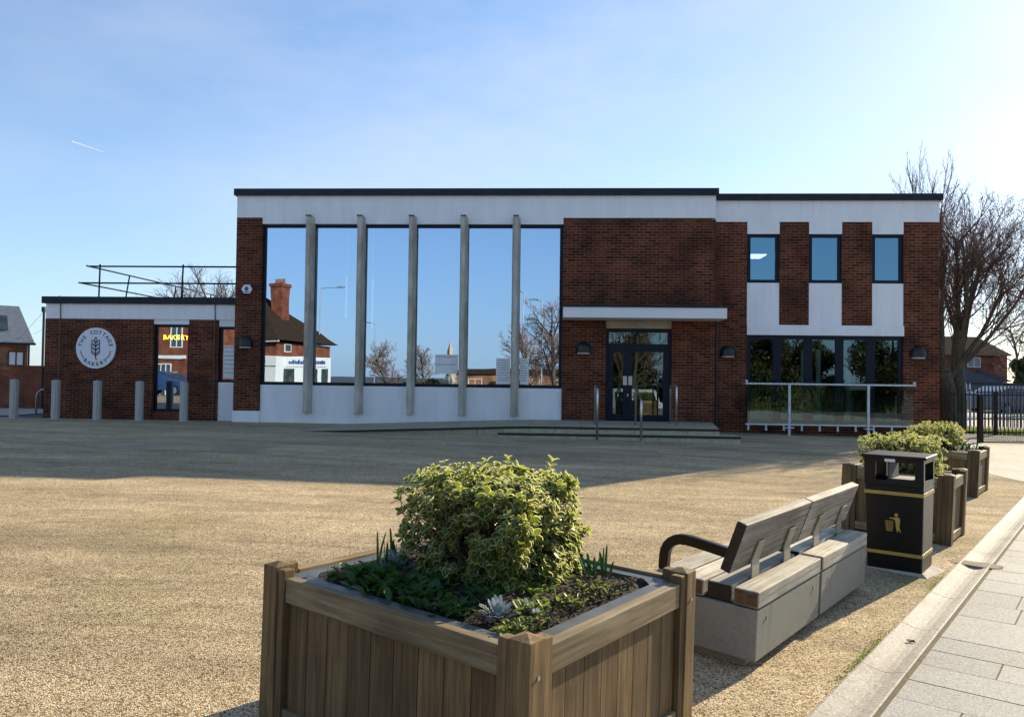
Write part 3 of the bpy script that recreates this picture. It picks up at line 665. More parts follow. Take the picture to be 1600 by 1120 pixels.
wall_light(-8.48, 2.44, D, 'black half dome light on the corner pier beside the bakery')
wall_light(.72, 2.38, D, 'black half dome light to the left of the entrance doors')
wall_light(4.56, 2.34, DW, 'black half dome light between entrance canopy and wing glazing')
wall_light(9.5, 2.36, DW, 'black half dome light on the right end pier')
t = empty('alarm_box', FP(-8.46, D, 3.9), -TH, 'small white hexagonal alarm box high on the corner pier', 'alarm box')
b = MB(); b.prism([(.15 * cos(pi / 3 * i), .14 * sin(pi / 3 * i)) for i in range(6)][::-1], 'y', -.07, -.001); b.build('casing', SIGNW, t, bevel=.01)
b = MB(); b.prism([(.055 * cos(pi / 8 * i), .055 * sin(pi / 8 * i) + .01) for i in range(16)][::-1], 'y', -.076, -.071); b.box(-.06, .06, -.076, -.0711, -.085, -.06); b.build('badge', noise_mat('blue_badge', (.03, .06, .18), (.04, .08, .22), rough=.5), t)

# steps and ramp
def steps():
    O = (1.5, 19, .2); t = empty('entrance_steps', FP(O[0], O[1], O[2]), -TH, 'pale stone platform with two steps and a long low ramp below the entrance', 'steps')
    SL = granite_mat('step_slabs', (.38, .335, .22), (.26, .23, .15), (.47, .42, .3), scale=60, tone=.1, stain=(.6, .65, .45), sa=.6)
    DK = noise_mat('step_nosing', (.012, .013, .014), (.02, .02, .022), rough=.7)
    RS = noise_mat('step_riser', (.40, .36, .22), (.5, .46, .3), scale=6, rough=.9)
    top = MB(); ris = MB(); ris2 = MB(); nos = MB(); nos2 = MB(); DF, DS = 17.85, 17.5
    def zt(u): return .47 if u > -.8 else .47 - (.47 - .262) * min(1, (-.8 - u) / 5.2)
    us = []; u = -6.0
    while u < 3.7: us.append(u); u += .6
    us.append(3.72)
    for i in range(len(us) - 1):
        a, c = us[i], us[i + 1]; r = random.random()
        for j in range(5):
            f0 = DF + (20.69 - DF) * j / 5; f1 = DF + (20.69 - DF) * (j + 1) / 5 - .014
            e = (c - .008)
            x1 = e; x2 = e
            if i == len(us) - 2: x1 = e + .4 * j / 5; x2 = e + .4 * (j + 1) / 5
            vs = [(a, f0, zt(a)), (x1, f0, zt(c)), (x2, f1, zt(c)), (a, f1, zt(a))]
            top.add([(x, y, z) for x, y, z in vs] + [(x, y, z - .25) for x, y, z in vs], [(0, 1, 2, 3), (0, 4, 5, 1), (1, 5, 6, 2), (2, 6, 7, 3), (3, 7, 4, 0)], 0, random.random())
        nos.add([(a, DF - .03, zt(a) + .002), (c, DF - .03, zt(c) + .002), (c, DF - .03, zt(c) - .045), (a, DF - .03, zt(a) - .045), (a, DF - .004, zt(a) + .002), (c, DF - .004, zt(c) + .002)], [(0, 3, 2, 1), (0, 1, 5, 4)])
        ris.box(a, c - .008, DF - .008, DF + .02, 0, zt(a) - .03) if a > -1.4 else None
    u = -1.3; k = 0
    while u < 4.05:
        e = min(u + .6, 4.12); ze = .335
        top.box(u, e - .008, DS, DF - .009, .1, ze, 0, random.random()); ris2.box(u, e - .008, DS - .012, DS - .001, -.05, ze - .03)
        nos2.box(u, e, DS - .035, DS - .013, ze - .045, ze + .003); u = e
    top.box(3.73, 4.12, DF - .008, DF + .35, .1, .335, 0, .5)
    top.build('slabs', SL, t, org=O); ris.build('riser', RS, t, org=O); nos.build('nosing', DK, t, org=O); ris2.build('riser', RS, t, org=O); nos2.build('nosing', DK, t, org=O)
steps()
def hoop_rail(u, d0, d1, z0, z1, zt0, zt1, lab):
    t = empty('handrail', FP(u, d0, z0), -TH, lab, 'handrail', 'stainless handrails at the entrance')
    b = MB(); b.tube([(0, 0, 0), (0, 0, zt0 - z0 - .06), (0, .03, zt0 - z0 - .01), (0, .09, zt0 - z0), (0, d1 - d0 - .08, zt1 - z0), (0, d1 - d0 - .02, zt1 - z0 - .02), (0, d1 - d0, zt1 - z0 - .08), (0, d1 - d0, z1 - z0)], .024, 10)
    b.build('tube', STEEL, t, smooth=True)
    for zz, dd in ((0, 0), (z1 - z0, d1 - d0)): b = MB(); b.lathe([(.05, zz), (.05, zz + .012)], 14, 0, dd); b.build('base_plate', STEEL, t)
hoop_rail(.93, 17.45, 18.5, .2, .47, 1.35, 1.42, 'stainless steel hoop handrail standing at the left of the entrance steps')
hoop_rail(1.89, 17.3, 18.5, .2, .47, 1.12, 1.40, 'stainless steel hoop handrail standing in front of the double doors')
hoop_rail(2.86, 18.6, 19.6, .47, .47, 1.42, 1.42, 'stainless steel hoop handrail on the platform right of the doors')
# glass balustrade
def balustrade():
    O = (7.1, DW - .45, .1); t = empty('glass_balustrade', FP(*O), -TH, 'low glass balustrade with pale steel rails before the wing glazing', 'balustrade')
    y = DW - .45; b = MB(); b.box(4.93, 9.24, y - .03, y + .03, 1.485, 1.53); b.build('top_rail', PALE, t, org=O, bevel=.006)
    b = MB(); b.box(4.93, 9.20, y - .03, y + .03, .435, .475)
    for i in range(10): 
        u = 5.0 + i * .455; b.box(u - .02, u + .02, y - .02, y + .02, .33, .434); b.box(u - .025, u + .025, y - .035, y + .035, .30, .345)
    b.build('bottom_rail', PALE, t, org=O)
    for u in (6.05, 8.05):
        b = MB(); b.box(u - .03, u + .03, y - .025, y + .025, .39, 1.484); b.box(u - .11, u + .11, y - .06, y + .06, .36, .389); b.box(u - .03, u + .03, y - .02, y + .02, .05, .36); b.build('post', PALE, t, org=O)
    for a, c in ((4.98, 6.01), (6.09, 8.01), (8.09, 9.18)):
        b = MB(); b.box(a, c, y - .006, y + .006, .476, 1.484); b.build('glass_panel', GLASSB, t, org=O)
    for u in (4.95, 9.2):
        b = MB(); b.box(u - .025, u + .025, y - .04, y + .04, 1.531, 1.60); b.box(u - .015, u + .015, y, y + .46, 1.49, 1.52); b.build('wall_bracket', PALE, t, org=O)
balustrade()
# roof guard rail on the bakery
def roof_rail():
    O = (-11.5, 21.9, 3.45); t = empty('roof_railing', FP(*O), -TH, 'black tube safety railing on the bakery roof', 'railing')
    b = MB(); A = lambda *p: tuple(p)
    b.tube([(-13.65, 21.75, 4.66), (-9.0, 21.75, 4.66)], .026, 6); b.tube([(-13.86, 21.72, 4.17), (-9.0, 21.72, 4.17)], .026, 6)
    b.tube([(-13.60, 21.6, 4.655), (-13.45, 30, 4.655)], .024, 6); b.tube([(-13.82, 21.6, 4.165), (-13.66, 30, 4.165)], .024, 6)
    b.build('rails', BLACKP, t, org=O)
    for x in (-13.30, -10.82):
        b = MB(); b.tube([(x + .03, 21.72, 4.72), (x - .10, 21.9, 3.44)], .026, 6); b.build('post', BLACKP, t, org=O)
    for d in (23.8, 26.8, 29.6):
        b = MB(); b.tube([(-13.56, d, 4.68), (-13.75, d, 3.44)], .024, 6); b.build('post', BLACKP, t, org=O)
roof_rail()

# bollards
ords = ['leftmost pale square bollard, standing clear of the bakery in front of the red garden wall', 'pale square bollard at the left corner of the bakery wall', 'pale square bollard below the round bakery sign', 'pale square bollard between the round sign and the bakery window', 'pale square bollard in front of the bakery window']
src = None
for i, u in enumerate((-14.80, -13.62, -12.445, -11.265, -10.03)):
    p = FP(u, 20.4); p.z = zg(p.x, p.y)
    if src is None:
        src = empty('bollard', p, -TH); b = MB(); w = .08
        b.prism([(-w, -w), (w * .5, -w - .02), (w, -w * .6), (w, w), (-w, w)], 'z', -.02, 1.06); b.add([(-w, -w, 1.06), (w, -w, 1.06), (w, w, 1.06), (-w, w, 1.06), (0, 0, 1.075)], [(0, 1, 4), (1, 2, 4), (2, 3, 4), (3, 0, 4)]); b.build('shaft', BOLL, src, bevel=.008)
        b = MB(); b.box(-.2, .2, -.2, .2, -.03, .008); b.build('base_slab', CONCG, src)
        t = src
    else: t = copy_tree(src); t.location = p
    tag(t, ords[i], 'bollard', 'bollards in front of the bakery')

# cycle stand, garden wall, pole
t = empty('cycle_stand', (-14.46, 23.6, .27), 0, 'bent grey steel cycle hoop beside the red wall', 'cycle stand')
b = MB(); b.tube([(0, 0, 0), (0, 0, .55), (.04, 0, .68), (.14, 0, .76), (.6, 0, .76), (.7, 0, .68), (.74, 0, .55), (.74, 0, 0)], .025, 8); b.build('tube', GALV, t, smooth=True)
t = empty('garden_wall', (-20, 27, .2), 0, 'dark red brick garden wall left of the bakery with stepped top', 'wall')
b = MB(); b.box(-12, 2.55, 0, .22, -.3, 1.40); b.box(2.551, 8, 0, .22, -.3, 1.54); b.build('brickwork', BRICK3, t)
b = MB(); b.box(-12, 2.53, -.02, .24, 1.401, 1.44); b.box(2.54, 8, -.02, .24, 1.541, 1.58); b.build('coping', BRICK3, t)
t = empty('utility_pole', (-16.12, 26.6, .2), 0, 'dark slender pole with overhead wires behind the bakery corner', 'pole')
b = MB(); b.tube([(0, 0, -.2), (0, 0, 3.55)], .04, 8); b.box(-.055, .055, -.055, .055, 3.42, 3.6); b.build('shaft', BLACK, t)
b = MB(); b.tube([(0, 0, 3.5), (-3, 5, 3.15), (-9, 14, 3.3)], .006, 4); b.tube([(0, 0, 3.45), (-4, 5, 2.7), (-12, 14, 2.6)], .006, 4); b.build('wires', BLACK, t)

# ------------------------------------------------------------------ houses
def simple_window(b_parent, org, x0, x1, y, z0, z1, frame, glass=None, bars=1, name='window'):
    b = MB(); fw = .06
    b.box(x0, x1, y - .04, y + .02, z0, z0 + fw); b.box(x0, x1, y - .04, y + .02, z1 - fw, z1); b.box(x0, x0 + fw, y - .04, y + .02, z0 + fw, z1 - fw); b.box(x1 - fw, x1, y - .04, y + .02, z0 + fw, z1 - fw)
    for i in range(bars):
        x = x0 + (x1 - x0) * (i + 1) / (bars + 1); b.box(x - .03, x + .03, y - .035, y + .015, z0 + fw, z1 - fw)
    f = b.build(name, frame, b_parent, org=org)
    g = MB(); g.box(x0 + fw, x1 - fw, y - .012, y - .004, z0 + fw, z1 - fw); g.build('pane', glass or WINDG, f, org=org); return f
WINDG = noise_mat('house_window_glass', (.03, .04, .045), (.08, .1, .11), scale=1.5, rough=.08, spec=.9)
WHITEP = noise_mat('white_paint', (.75, .76, .76), (.8, .8, .8), scale=3, rough=.5)
# left bungalow with skylights
def house_left():
    t = empty('slate_roof_house', (-32.25, 37.8, 0), radians(35), 'orange brick house with grey slate mansard roof and skylights at far left', 'house')
    O = (0, 0, 0)
    b = MB(); b.box(-12, 7.3, 0, 9, -1, 3.05); b.build('wall', BRICK2, t)
    b = MB()
    b.add([(-12.2, -.25, 3.1), (7.6, -.25, 3.1), (7.6, 9.3, 3.1), (-12.2, 9.3, 3.1), (-12.2, 1.2, 5.15), (6.9, 1.2, 5.15), (6.9, 8, 5.15), (-12.2, 8, 5.15)], [(3, 2, 1, 0), (0, 1, 5, 4), (1, 2, 6, 5), (2, 3, 7, 6), (3, 0, 4, 7), (4, 5, 6, 7)])
    b.build('roof', noise_mat('sunlit_slate', (.2, .21, .22), (.3, .31, .33), scale=5, rough=.8, stretch=(1, 1, 5)), t)  # slate colour lightened so this roof reads as sunlit
    b = MB(); b.box(-12.2, 7.65, -.34, -.252, 2.98, 3.1); b.tube([(7.35, -.1, 3.0), (7.35, -.1, -1)], .05, 6); b.build('gutter', BLACK, t)
    for x in (4.9, 6.1):
        b = MB(); z0, z1 = 3.75, 4.55; yy = lambda z: -.25 + (z - 3.1) * 1.45 / 2.05
        b.add([(x - .35, yy(z0) - .06, z0 + .03), (x + .3, yy(z0) - .06, z0 + .03), (x + .25, yy(z1) - .06, z1 + .03), (x - .4, yy(z1) - .06, z1 + .03), (x - .35, yy(z0) + .05, z0), (x + .3, yy(z0) + .05, z0), (x + .25, yy(z1) + .05, z1), (x - .4, yy(z1) + .05, z1)], [(0, 1, 2, 3), (0, 4, 5, 1), (1, 5, 6, 2), (2, 6, 7, 3), (3, 7, 4, 0)])
        b.build('skylight', WINDG, t)
    for x in (5.2, 6.4): simple_window(t, O, x, x + .75, 0, 1.85, 2.65, BLACK, WHITEP, 1)
house_left()
def house_right():
    t = empty('brick_house', (50, 85, 0), radians(4), 'brown brick house with dark tiled roof and porch beyond the car park', 'house'); O = (0, 0, 0)
    b = MB(); b.box(-9, 4.6, 0, 9, 0, 4.7); b.build('wall', BRICK3, t)
    b = MB(); b.add([(-9.4, -.5, 4.6), (5.0, -.5, 4.6), (5.0, 9.5, 4.6), (-9.4, 9.5, 4.6), (-9.2, 4, 6.9), (3.9, 4, 6.9)], [(3, 2, 1, 0), (0, 1, 5, 4), (1, 2, 5), (2, 3, 4, 5), (3, 0, 4)]); b.build('roof', TILE, t)
    b = MB(); b.add([(-1.2, -2.4, 1.75), (3.6, -2.4, 1.75), (3.6, 0, 1.75), (-1.2, 0, 1.75), (1.0, -.6, 3.0), (1.2, -.05, 3.0)], [(3, 2, 1, 0), (0, 1, 4), (1, 2, 5, 4), (3, 0, 4, 5)]); b.build('porch_roof', SLATE, t)
    b = MB(); b.box(2.6, 2.9, -2.2, -1.9, 0, 1.75); b.box(-.9, -.6, -2.2, -1.9, 0, 1.75); b.build('porch_post', WHITEP, t)
    b = MB(); b.box(.4, 1.8, -.06, -.002, 0, 1.7); b.build('door', BLACK, t)
    simple_window(t, O, .0, 1.5, 0, 3.3, 4.4, WHITEP, WINDG, 1); simple_window(t, O, -6, -4.5, 0, 3.3, 4.4, WHITEP, WINDG, 1)
    t = empty('garage', (33, 58, .3), radians(2), 'low building with sloping blue slate roof behind the tree', 'building')
    b = MB(); b.box(-4, 3.5, 0, 5, 0, 1.2); b.build('wall', BRICK3, t)
    b = MB(); b.add([(-4.2, -.2, 1.1), (4.6, -.2, .95), (3.7, 5.2, 1.1), (-4.2, 5.2, 1.1), (-4.2, 2, 2.5), (2.3, 2, 2.4)], [(3, 2, 1, 0), (0, 1, 5, 4), (1, 2, 5), (2, 3, 4, 5), (3, 0, 4)]); b.build('roof', SLATE, t)
house_right()
def industrial():
    t = empty('storage_shed', (36, 43, 0), 0, 'long low blue grey shed behind the parked cars', 'shed')
    b = MB(); b.box(-22, 22, 0, 8, 0, 1.55); b.build('wall', noise_mat('shed_blue', (.06, .08, .11), (.1, .13, .17), scale=1, rough=.8, stretch=(6, 1, .3)), t)
    b = MB(); b.box(-22.2, 22.2, -.2, 8.2, 1.551, 1.62); b.build('roof', SLATE, t)
industrial()

# ------------------------------------------------------------------ cars
def car(name, loc, rz, paint, lab, van=False, cat='car'):
    t = empty(name, loc, rz, lab, cat)
    L, Wd = (4.9, 1.9) if van else (4.3, 1.75)
    if van:
        out = [(-2.4, .35), (-2.45, .75), (-2.35, 1.0), (-1.55, 1.18), (-.95, 1.85), (-.6, 1.98), (2.35, 1.98), (2.45, 1.7), (2.45, .35)]
        wh = (-1.55, 1.5)
    else:
        out = [(-2.1, .3), (-2.15, .62), (-2.0, .8), (-1.1, .93), (-.45, 1.36), (-.1, 1.44), (.9, 1.44), (1.55, 1.2), (2.0, 1.0), (2.12, .7), (2.1, .3)]
        wh = (-1.35, 1.3)
    b = MB(); n = len(out); prof = []
    secs = [(-Wd / 2, .0), (-Wd / 2 + .12, .04), (Wd / 2 - .12, .04), (Wd / 2, 0)]
    vs = []
    for y, g in ((-Wd / 2, 0), (-Wd / 2 + .1, 1), (Wd / 2 - .1, 1), (Wd / 2, 0)):
        for x, z in out:
            zz = z; xx = x
            tuck = .0
            vs.append((xx * (.97 if not g else 1), y + (0 if g else (.16 if z > 1.0 else 0) * (1 if y < 0 else -1)), zz * (.985 if not g else 1)))
    fs = []
    for r in range(3):
        for i in range(n): fs.append((r * n + i, r * n + (i + 1) % n, (r + 1) * n + (i + 1) % n, (r + 1) * n + i))
    fs += [tuple(range(n))[::-1], tuple(range(3 * n, 4 * n))]
    b.add(vs, fs); b.build('body', paint, t, bevel=.03)
    # glazing
    b = MB()
    if van: a, c = (-1.5, 1.22), (-.98, 1.80)
    else: a, c = (-1.0, .99), (-.5, 1.32)
    off = -.03
    b.add([(a[0] + off, -Wd / 2 + .2, a[1] + .02), (a[0] + off, Wd / 2 - .2, a[1] + .02), (c[0] + off, Wd / 2 - .24, c[1] + .02), (c[0] + off, -Wd / 2 + .24, c[1] + .02)], [(0, 3, 2, 1)]); b.build('windscreen', WINDG, t)
    for sy in (-1, 1):
        b = MB(); x1 = .1 if van else 1.2; zt = 1.75 if van else 1.32
        yb = sy * (Wd / 2 - .03 - .12); b.add([(-1.05 if van else -.75, sy * (Wd / 2 - .145) + sy * .0, 1.1 if van else 1.02), (x1, sy * (Wd / 2 - .145), 1.1 if van else 1.02), (x1 - .1, sy * (Wd / 2 - .15), zt), (-.7 if van else -.25, sy * (Wd / 2 - .15), zt)], [(0, 1, 2, 3)])
        for v in range(len(b.v)): b.v[v] = (b.v[v][0], b.v[v][1] + sy * .012, b.v[v][2])
        b.build('side_window', WINDG, t)
        b = MB(); fx = -2.47 if van else -2.16; b.box(fx, fx + .2, sy * (Wd / 2 - .3) - .16, sy * (Wd / 2 - .3) + .16, .68 if van else .6, .9 if van else .74); b.build('headlight', LAMPG, t, bevel=.02)
    fx = -2.475 if van else -2.17
    b = MB(); b.box(fx, fx + .05, -.45, .45, .5, .66); b.build('grille', BLACK, t)
    b = MB(); b.box(fx - .02, fx, -.26, .26, .36, .47); b.build('number_plate', WHITEP, t)
    for x in wh:
        for sy in (-1, 1):
            b = MB(); y0 = sy * (Wd / 2 - .1); pr = [(.32 * cos(pi / 10 * i), .32 * sin(pi / 10 * i)) for i in range(20)]
            b.prism([(x + p[0], .32 + p[1]) for p in pr], 'y', y0 - .1, y0 + .115); w = b.build('wheel', TYRE, t)
            b = MB(); b.prism([(x + p[0] * .6, .32 + p[1] * .6) for p in pr], 'y', y0 + sy * .105, y0 + sy * .125); b.build('rim', GALV, w)
    return t
car('parked_van', (4.6, -6.2, -1.0), radians(118), CAR_W, 'white van parked across the road, reflected in the entrance doors', True, 'van')
car('parked_car', (-23.6, -1.6, zg(-23.6, -1.6)), radians(190), CAR_B, 'blue car reflected in the bakery window')
car('parked_car', (29.8, 37.2, 0.0), radians(200), CAR_B, 'blue car parked beyond the railings at the right edge')
car('parked_car', (25.4, 39.5, 0.0), radians(200), CAR_G, 'grey car parked beyond the palisade fence beside the tree')

# ------------------------------------------------------------------ street behind the viewpoint (seen in the glass)
def shop():
    # long axis along the mirrored view; front faces the hall
    a = Vector((-25.7, -23.0)); c = Vector((-36.6, -25.0)); dr = (c - a).normalized(); ang = atan2(dr.y, dr.x)
    t = empty('corner_shop', (a.x, a.y, -1), ang, 'white fronted corner shop with brick upper floor and tall chimney, reflected in the windows', 'shop')
    Ln = 17.0   # local x runs away from the corner; local +y is away from the hall? fronts face -y
    # local frame: x along front; the hall lies on the side of local -y
    b = MB(); b.box(0, Ln, .0, 9, 4.5, 5.35); b.box(0, Ln, 0, 9, 4.2, 4.5)
    b.build('wall', BRICK3, t)
    b = MB(); b.box(-.15, Ln, -.3, 9, 0, 4.2); b.box(-.25, Ln, -.42, -.301, 3.35, 4.15); b.build('white_front', WHITEP, t)
    b = MB(); b.box(-.5, Ln, -.5, -.35, 5.351, 5.5); b.build('eaves_board', WHITEP, t)
    b = MB(); b.add([(-.6, -.6, 5.5), (Ln, -.6, 5.5), (Ln, 9.6, 5.5), (-.6, 9.6, 5.5), (5.4, 4.5, 10.4), (Ln, 4.5, 10.4)], [(3, 2, 1, 0), (0, 1, 5, 4), (2, 3, 4, 5), (3, 0, 4), (1, 2, 5)]); b.build('roof', TILE, t)
    b = MB(); b.box(2.05, 3.25, 3.8, 5.0, 6.5, 11.0); b.box(1.95, 3.35, 3.7, 5.1, 10.7, 11.0); ch = b.build('chimney', BRICK3, t)
    for i in range(4):
        b = MB(); b.lathe([(.12, 11.0), (.09, 11.5)], 10, 2.2 + i * .28, 4.4); b.build('chimney_pot', TERRA, ch)
    for x in (2.6, 7.5): simple_window(t, (0, 0, 0), x, x + 1.2, 0, 3.95 + .6, 5.2, WHITEP, WINDG, 1)
    for x0, x1 in ((2.0, 3.8), (6.2, 8.0), (9.5, 12)):
        simple_window(t, (0, 0, 0), x0, x1, -.31, .7, 3.0, noise_mat('shop_frame', (.02, .07, .06), (.03, .09, .08), rough=.5) if x0 == 2.0 else bpy.data.materials['shop_frame'], WINDG, 1, 'shop_window')
    for y0, y1 in ((1.0, 2.6), (4.2, 6.4), (7.2, 8.4)):
        f = MB(); f.box(-.22, -.151, y0, y1, .4, 3.1); fr_ = f.build('shop_window', bpy.data.materials['shop_frame'], t)
        g = MB(); g.box(-.235, -.221, y0 + .12, y1 - .12, .6, 2.95); g.build('pane', WINDG, fr_)
    f = MB(); f.box(-.06, -.002, 1.2, 2.2, 4.55, 5.25); fr_ = f.build('window', WHITEP, t); g = MB(); g.box(-.075, -.061, 1.3, 2.1, 4.62, 5.18); g.build('pane', WINDG, fr_)
    b = MB(); r = random.Random(4); y = 1.6
    while y < 7.6:
        w = r.uniform(.14, .34); h = r.uniform(.22, .4); b.box(-.29, -.255, y, y + w, 3.55, 3.55 + h); y += w + r.uniform(.06, .12)
    b.build('shop_lettering', noise_mat('blue_letters', (.02, .06, .25), (.03, .08, .3), rough=.6), t)
    b = MB(); b.box(-.25, -.151, 1.2, 8.2, 3.3, 4.15); b.build('shop_sign_board', WHITEP, t)
    b = MB(); r = random.Random(3); x = .8
    while x < 5.8: 
        w = r.uniform(.12, .3); h = r.uniform(.2, .34); b.box(x, x + w, -.45, -.425, 3.6, 3.6 + h); x += w + r.uniform(.06, .12)
    b.build('shop_lettering', noise_mat('blue_lettering', (.02, .06, .25), (.03, .08, .3), rough=.6), t)
shop()
def terrace():
    t = empty('red_brick_terrace', (-24.0, -4.9, -1), radians(188), 'red brick terrace with white bay windows, reflected in the bakery glass', 'house')
    b = MB(); b.box(0, 14, .0, 8, 0, 6.4); b.build('wall', BRICK3, t)
    b = MB(); b.add([(-.3, -.4, 6.4), (14, -.4, 6.4), (14, 8.4, 6.4), (-.3, 8.4, 6.4), (-.3, 4, 9.6), (14, 4, 9.6)], [(3, 2, 1, 0), (0, 1, 5, 4), (2, 3, 4, 5), (3, 0, 4), (1, 2, 5)]); b.build('roof', TILE, t)
    for x in (.5, 2.5, 4.4, 6.8, 9.4): simple_window(t, (0, 0, 0), x, x + .9, 0, 4.2, 5.9, WHITEP, WHITEP if x in (2.5, 4.4) else WINDG, 1)
    for x in (1.3, 3.4, 5.6, 8.6): simple_window(t, (0, 0, 0), x, x + 1.2, 0, 1.0, 3.2, WHITEP, WINDG, 2)
    b = MB(); b.box(.2, 12, -.08, -.002, 3.5, 3.7); b.build('stone_band', WHITEP, t)
terrace()
def lamp(p, h, arm, ang, lab):
    t = empty('street_lamp', (p[0], p[1], -1), ang, lab, 'street lamp', 'street lamps reflected in the tall windows')
    b = MB(); b.tube([(0, 0, 0), (0, 0, 1.2), (0, 0, h)], [.09, .07, .045], 8); b.tube([(0, 0, h - .05), (arm * .5, 0, h + .05), (arm, 0, h + .08)], [.035, .03, .03], 6); b.build('column', GALV, t)
    b = MB(); b.prism([(arm - .1, h + .02), (arm + .65, h + .06), (arm + .7, h + .13), (arm + .3, h + .2), (arm - .1, h + .14)], 'y', -.13, .13); b.build('lantern', GALV, t)
lamp((-24.8, -30.9), 11, 1.8, radians(0), 'tall street lamp with long arm reflected beside the red brick shop')
lamp((-23.7, -46.0), 8.6, -1.2, radians(0), 'far street lamp reflected in the third tall window')
lamp((-2.2, -18.4), 8.5, -1.0, radians(0), 'street lamp reflected in front of the bare tree in the sixth tall window')
lamp((-5.1, -33.1), 10.8, -1.0, radians(0), 'thin street lamp reflected at the left side of the sixth tall window')
t = empty('war_memorial', (-11.2, -27.4, -1), 0, 'tall pale stone obelisk reflected in the fourth tall window', 'memorial')
b = MB(); b.lathe([(1.3, 0), (1.3, .5), (1.0, .5), (1.0, 1.0)], 4); b.build('plinth', STONE, t)
b = MB(); b.lathe([(.72, 1.0), (.62, 2.2), (.36, 2.6), (.27, 4.9), (.02, 5.7)], 4); b.build('obelisk', STONE, t)
t = empty('stone_wall', (-9, -47, -1), 0, 'long low brown building reflected in the fifth tall window', 'building')
b = MB(); b.box(-4.4, 9, 0, 5, 0, 2.9); b.build('wall', BRICK2, t)
b = MB(); b.add([(-4.5, -.3, 2.9), (9, -.3, 2.9), (9, 5.3, 2.9), (-4.5, 5.3, 2.9), (-4.5, 2.5, 3.5), (9, 2.5, 3.5)], [(3, 2, 1, 0), (0, 1, 5, 4), (2, 3, 4, 5), (3, 0, 4), (1, 2, 5)]); b.build('roof', TILE, t)
for x in (-3, 0.2, 3.2, 6.2): simple_window(t, (0, 0, 0), x, x + 1.6, 5.0, 1.2, 2.4, WHITEP, WINDG, 1)

# ------------------------------------------------------------------ trees
def grow(seed, h, r0, lean=(0, 0), levels=4, kids=(8, 7, 6, 5), spread=.5, upw=.5, limb=.55, start=.15, twr=.005, jit=.1, rf=(1, .34, .13, .06, .04)):
    r = random.Random(seed); segs = []
    def br(p, d, L, rad, lv):
        n = (6, 5, 4, 3, 3)[lv]; pts = [p.copy()]; rr = [rad]; q = p.copy(); dd = d.copy(); endr = rad * .35
        for i in range(n):
            dd = (dd + Vector((r.gauss(0, jit), r.gauss(0, jit), r.gauss(0, jit * .6) + upw * .14))).normalized()
            q = q + dd * (L / n); pts.append(q.copy()); rr.append(max(twr * .6, rad + (endr - rad) * (i + 1) / n))
        segs.append((pts, rr, lv))
        if lv >= levels: return
        nk = kids[min(lv, len(kids) - 1)]; s0 = start if lv == 0 else .12
        for i in range(nk):
            f = min(.995, s0 + (1 - s0) * (i + r.random() * .9) / nk); j = int(f * n); a = pts[j].lerp(pts[j + 1], f * n - j)
            base = (pts[j + 1] - pts[j]).normalized()
            side = Vector((r.gauss(0, 1), r.gauss(0, 1), r.gauss(0, .35))); side = (side - base * side.dot(base)).normalized()
            sp = spread * r.uniform(.6, 1.5); nd = (base * cos(sp) + side * sin(sp) + Vector((0, 0, upw * .2))).normalized()
            br(a, nd, L * limb * r.uniform(.75, 1.25) * (1 - .38 * f if lv == 0 else 1 - .2 * f), max(twr, min(rr[j] * .75, r0 * rf[lv + 1])), lv + 1)
    br(Vector((0, 0, 0)), Vector((lean[0], lean[1], 1)).normalized(), h, r0, 0)
    return segs
def tree_parts(t, segs_list, bark, twig, buds=0, seed=1, budsize=.03, split=1):
    tb = MB(); cb = MB(); r = random.Random(seed)
    for segs in segs_list:
        for pts, rr, lv in segs:
            (tb if lv <= split else cb).tube(pts, rr, 8 if lv == 0 else 6 if lv == 1 else 4 if lv == 2 else 3, cap=False)
            if buds and lv >= 3:
                for p in pts[1:]:
                    if r.random() < buds:
                        s = budsize * r.uniform(.6, 1.3); q = Vector(p) + Vector((r.gauss(0, s), r.gauss(0, s), -s))
                        cb.add([q + Vector((0, 0, s)), q + Vector((s * .5, 0, 0)), q + Vector((-s * .3, s * .5, 0)), q + Vector((-s * .3, -s * .5, 0)), q - Vector((0, 0, s * 1.4))], [(0, 1, 2), (0, 2, 3), (0, 3, 1), (4, 2, 1), (4, 3, 2), (4, 1, 3)])
    tb.build('trunk', bark, t, smooth=True); cb.build('crown', twig, t)
def off(segs, o):
    o = Vector(o); return [([p + o for p in pts], rr, lv) for pts, rr, lv in segs]
# big tree at the right corner of the hall
t = empty('bare_tree', (13.35, 23.6, 0), 0, 'large bare tree with forked trunk and brown catkins at the right end of the hall', 'tree')
trunk = [([Vector((0, 0, -.1)), Vector((-.03, 0, .7)), Vector((-.1, 0, 1.45)), Vector((-.22, .0, 1.9))], [.34, .27, .25, .23], 0),
         ([Vector((.25, .1, -.1)), Vector((.33, .1, 1.0)), Vector((.28, .1, 2.2)), Vector((.35, .1, 3.2))], [.27, .22, .2, .17], 0)]
limbs = [trunk]
r_ = random.Random(21)
for i, (o, lean, h, rad, sd) in enumerate((((-.22, 0, 1.85), (-.08, .0), 4.0, .10, 31), ((-.12, 0, 1.5), (.50, -.1), 4.0, .09, 32), ((.35, .1, 3.1), (.06, .1), 3.1, .10, 33), ((.33, .1, 2.4), (.6, .2), 3.7, .08, 34),
                                        ((.30, .1, 2.8), (.28, -.3), 3.4, .08, 35), ((-.2, 0, 1.9), (-.30, .3), 3.4, .06, 36), ((.3, .1, 2.0), (1.1, .0), 3.8, .07, 37), ((.3, .1, 3.0), (-.12, .35), 3.3, .07, 38), ((.1, 0, 2.0), (.25, .1), 3.8, .07, 39))):
    limbs.append(off(grow(sd, h * .94, rad, lean, 4, (8, 6, 5, 4), .58, .5, .6, .1, .005, .075), o))
tree_parts(t, limbs, BARK, TWIG, .3, 5, .022)
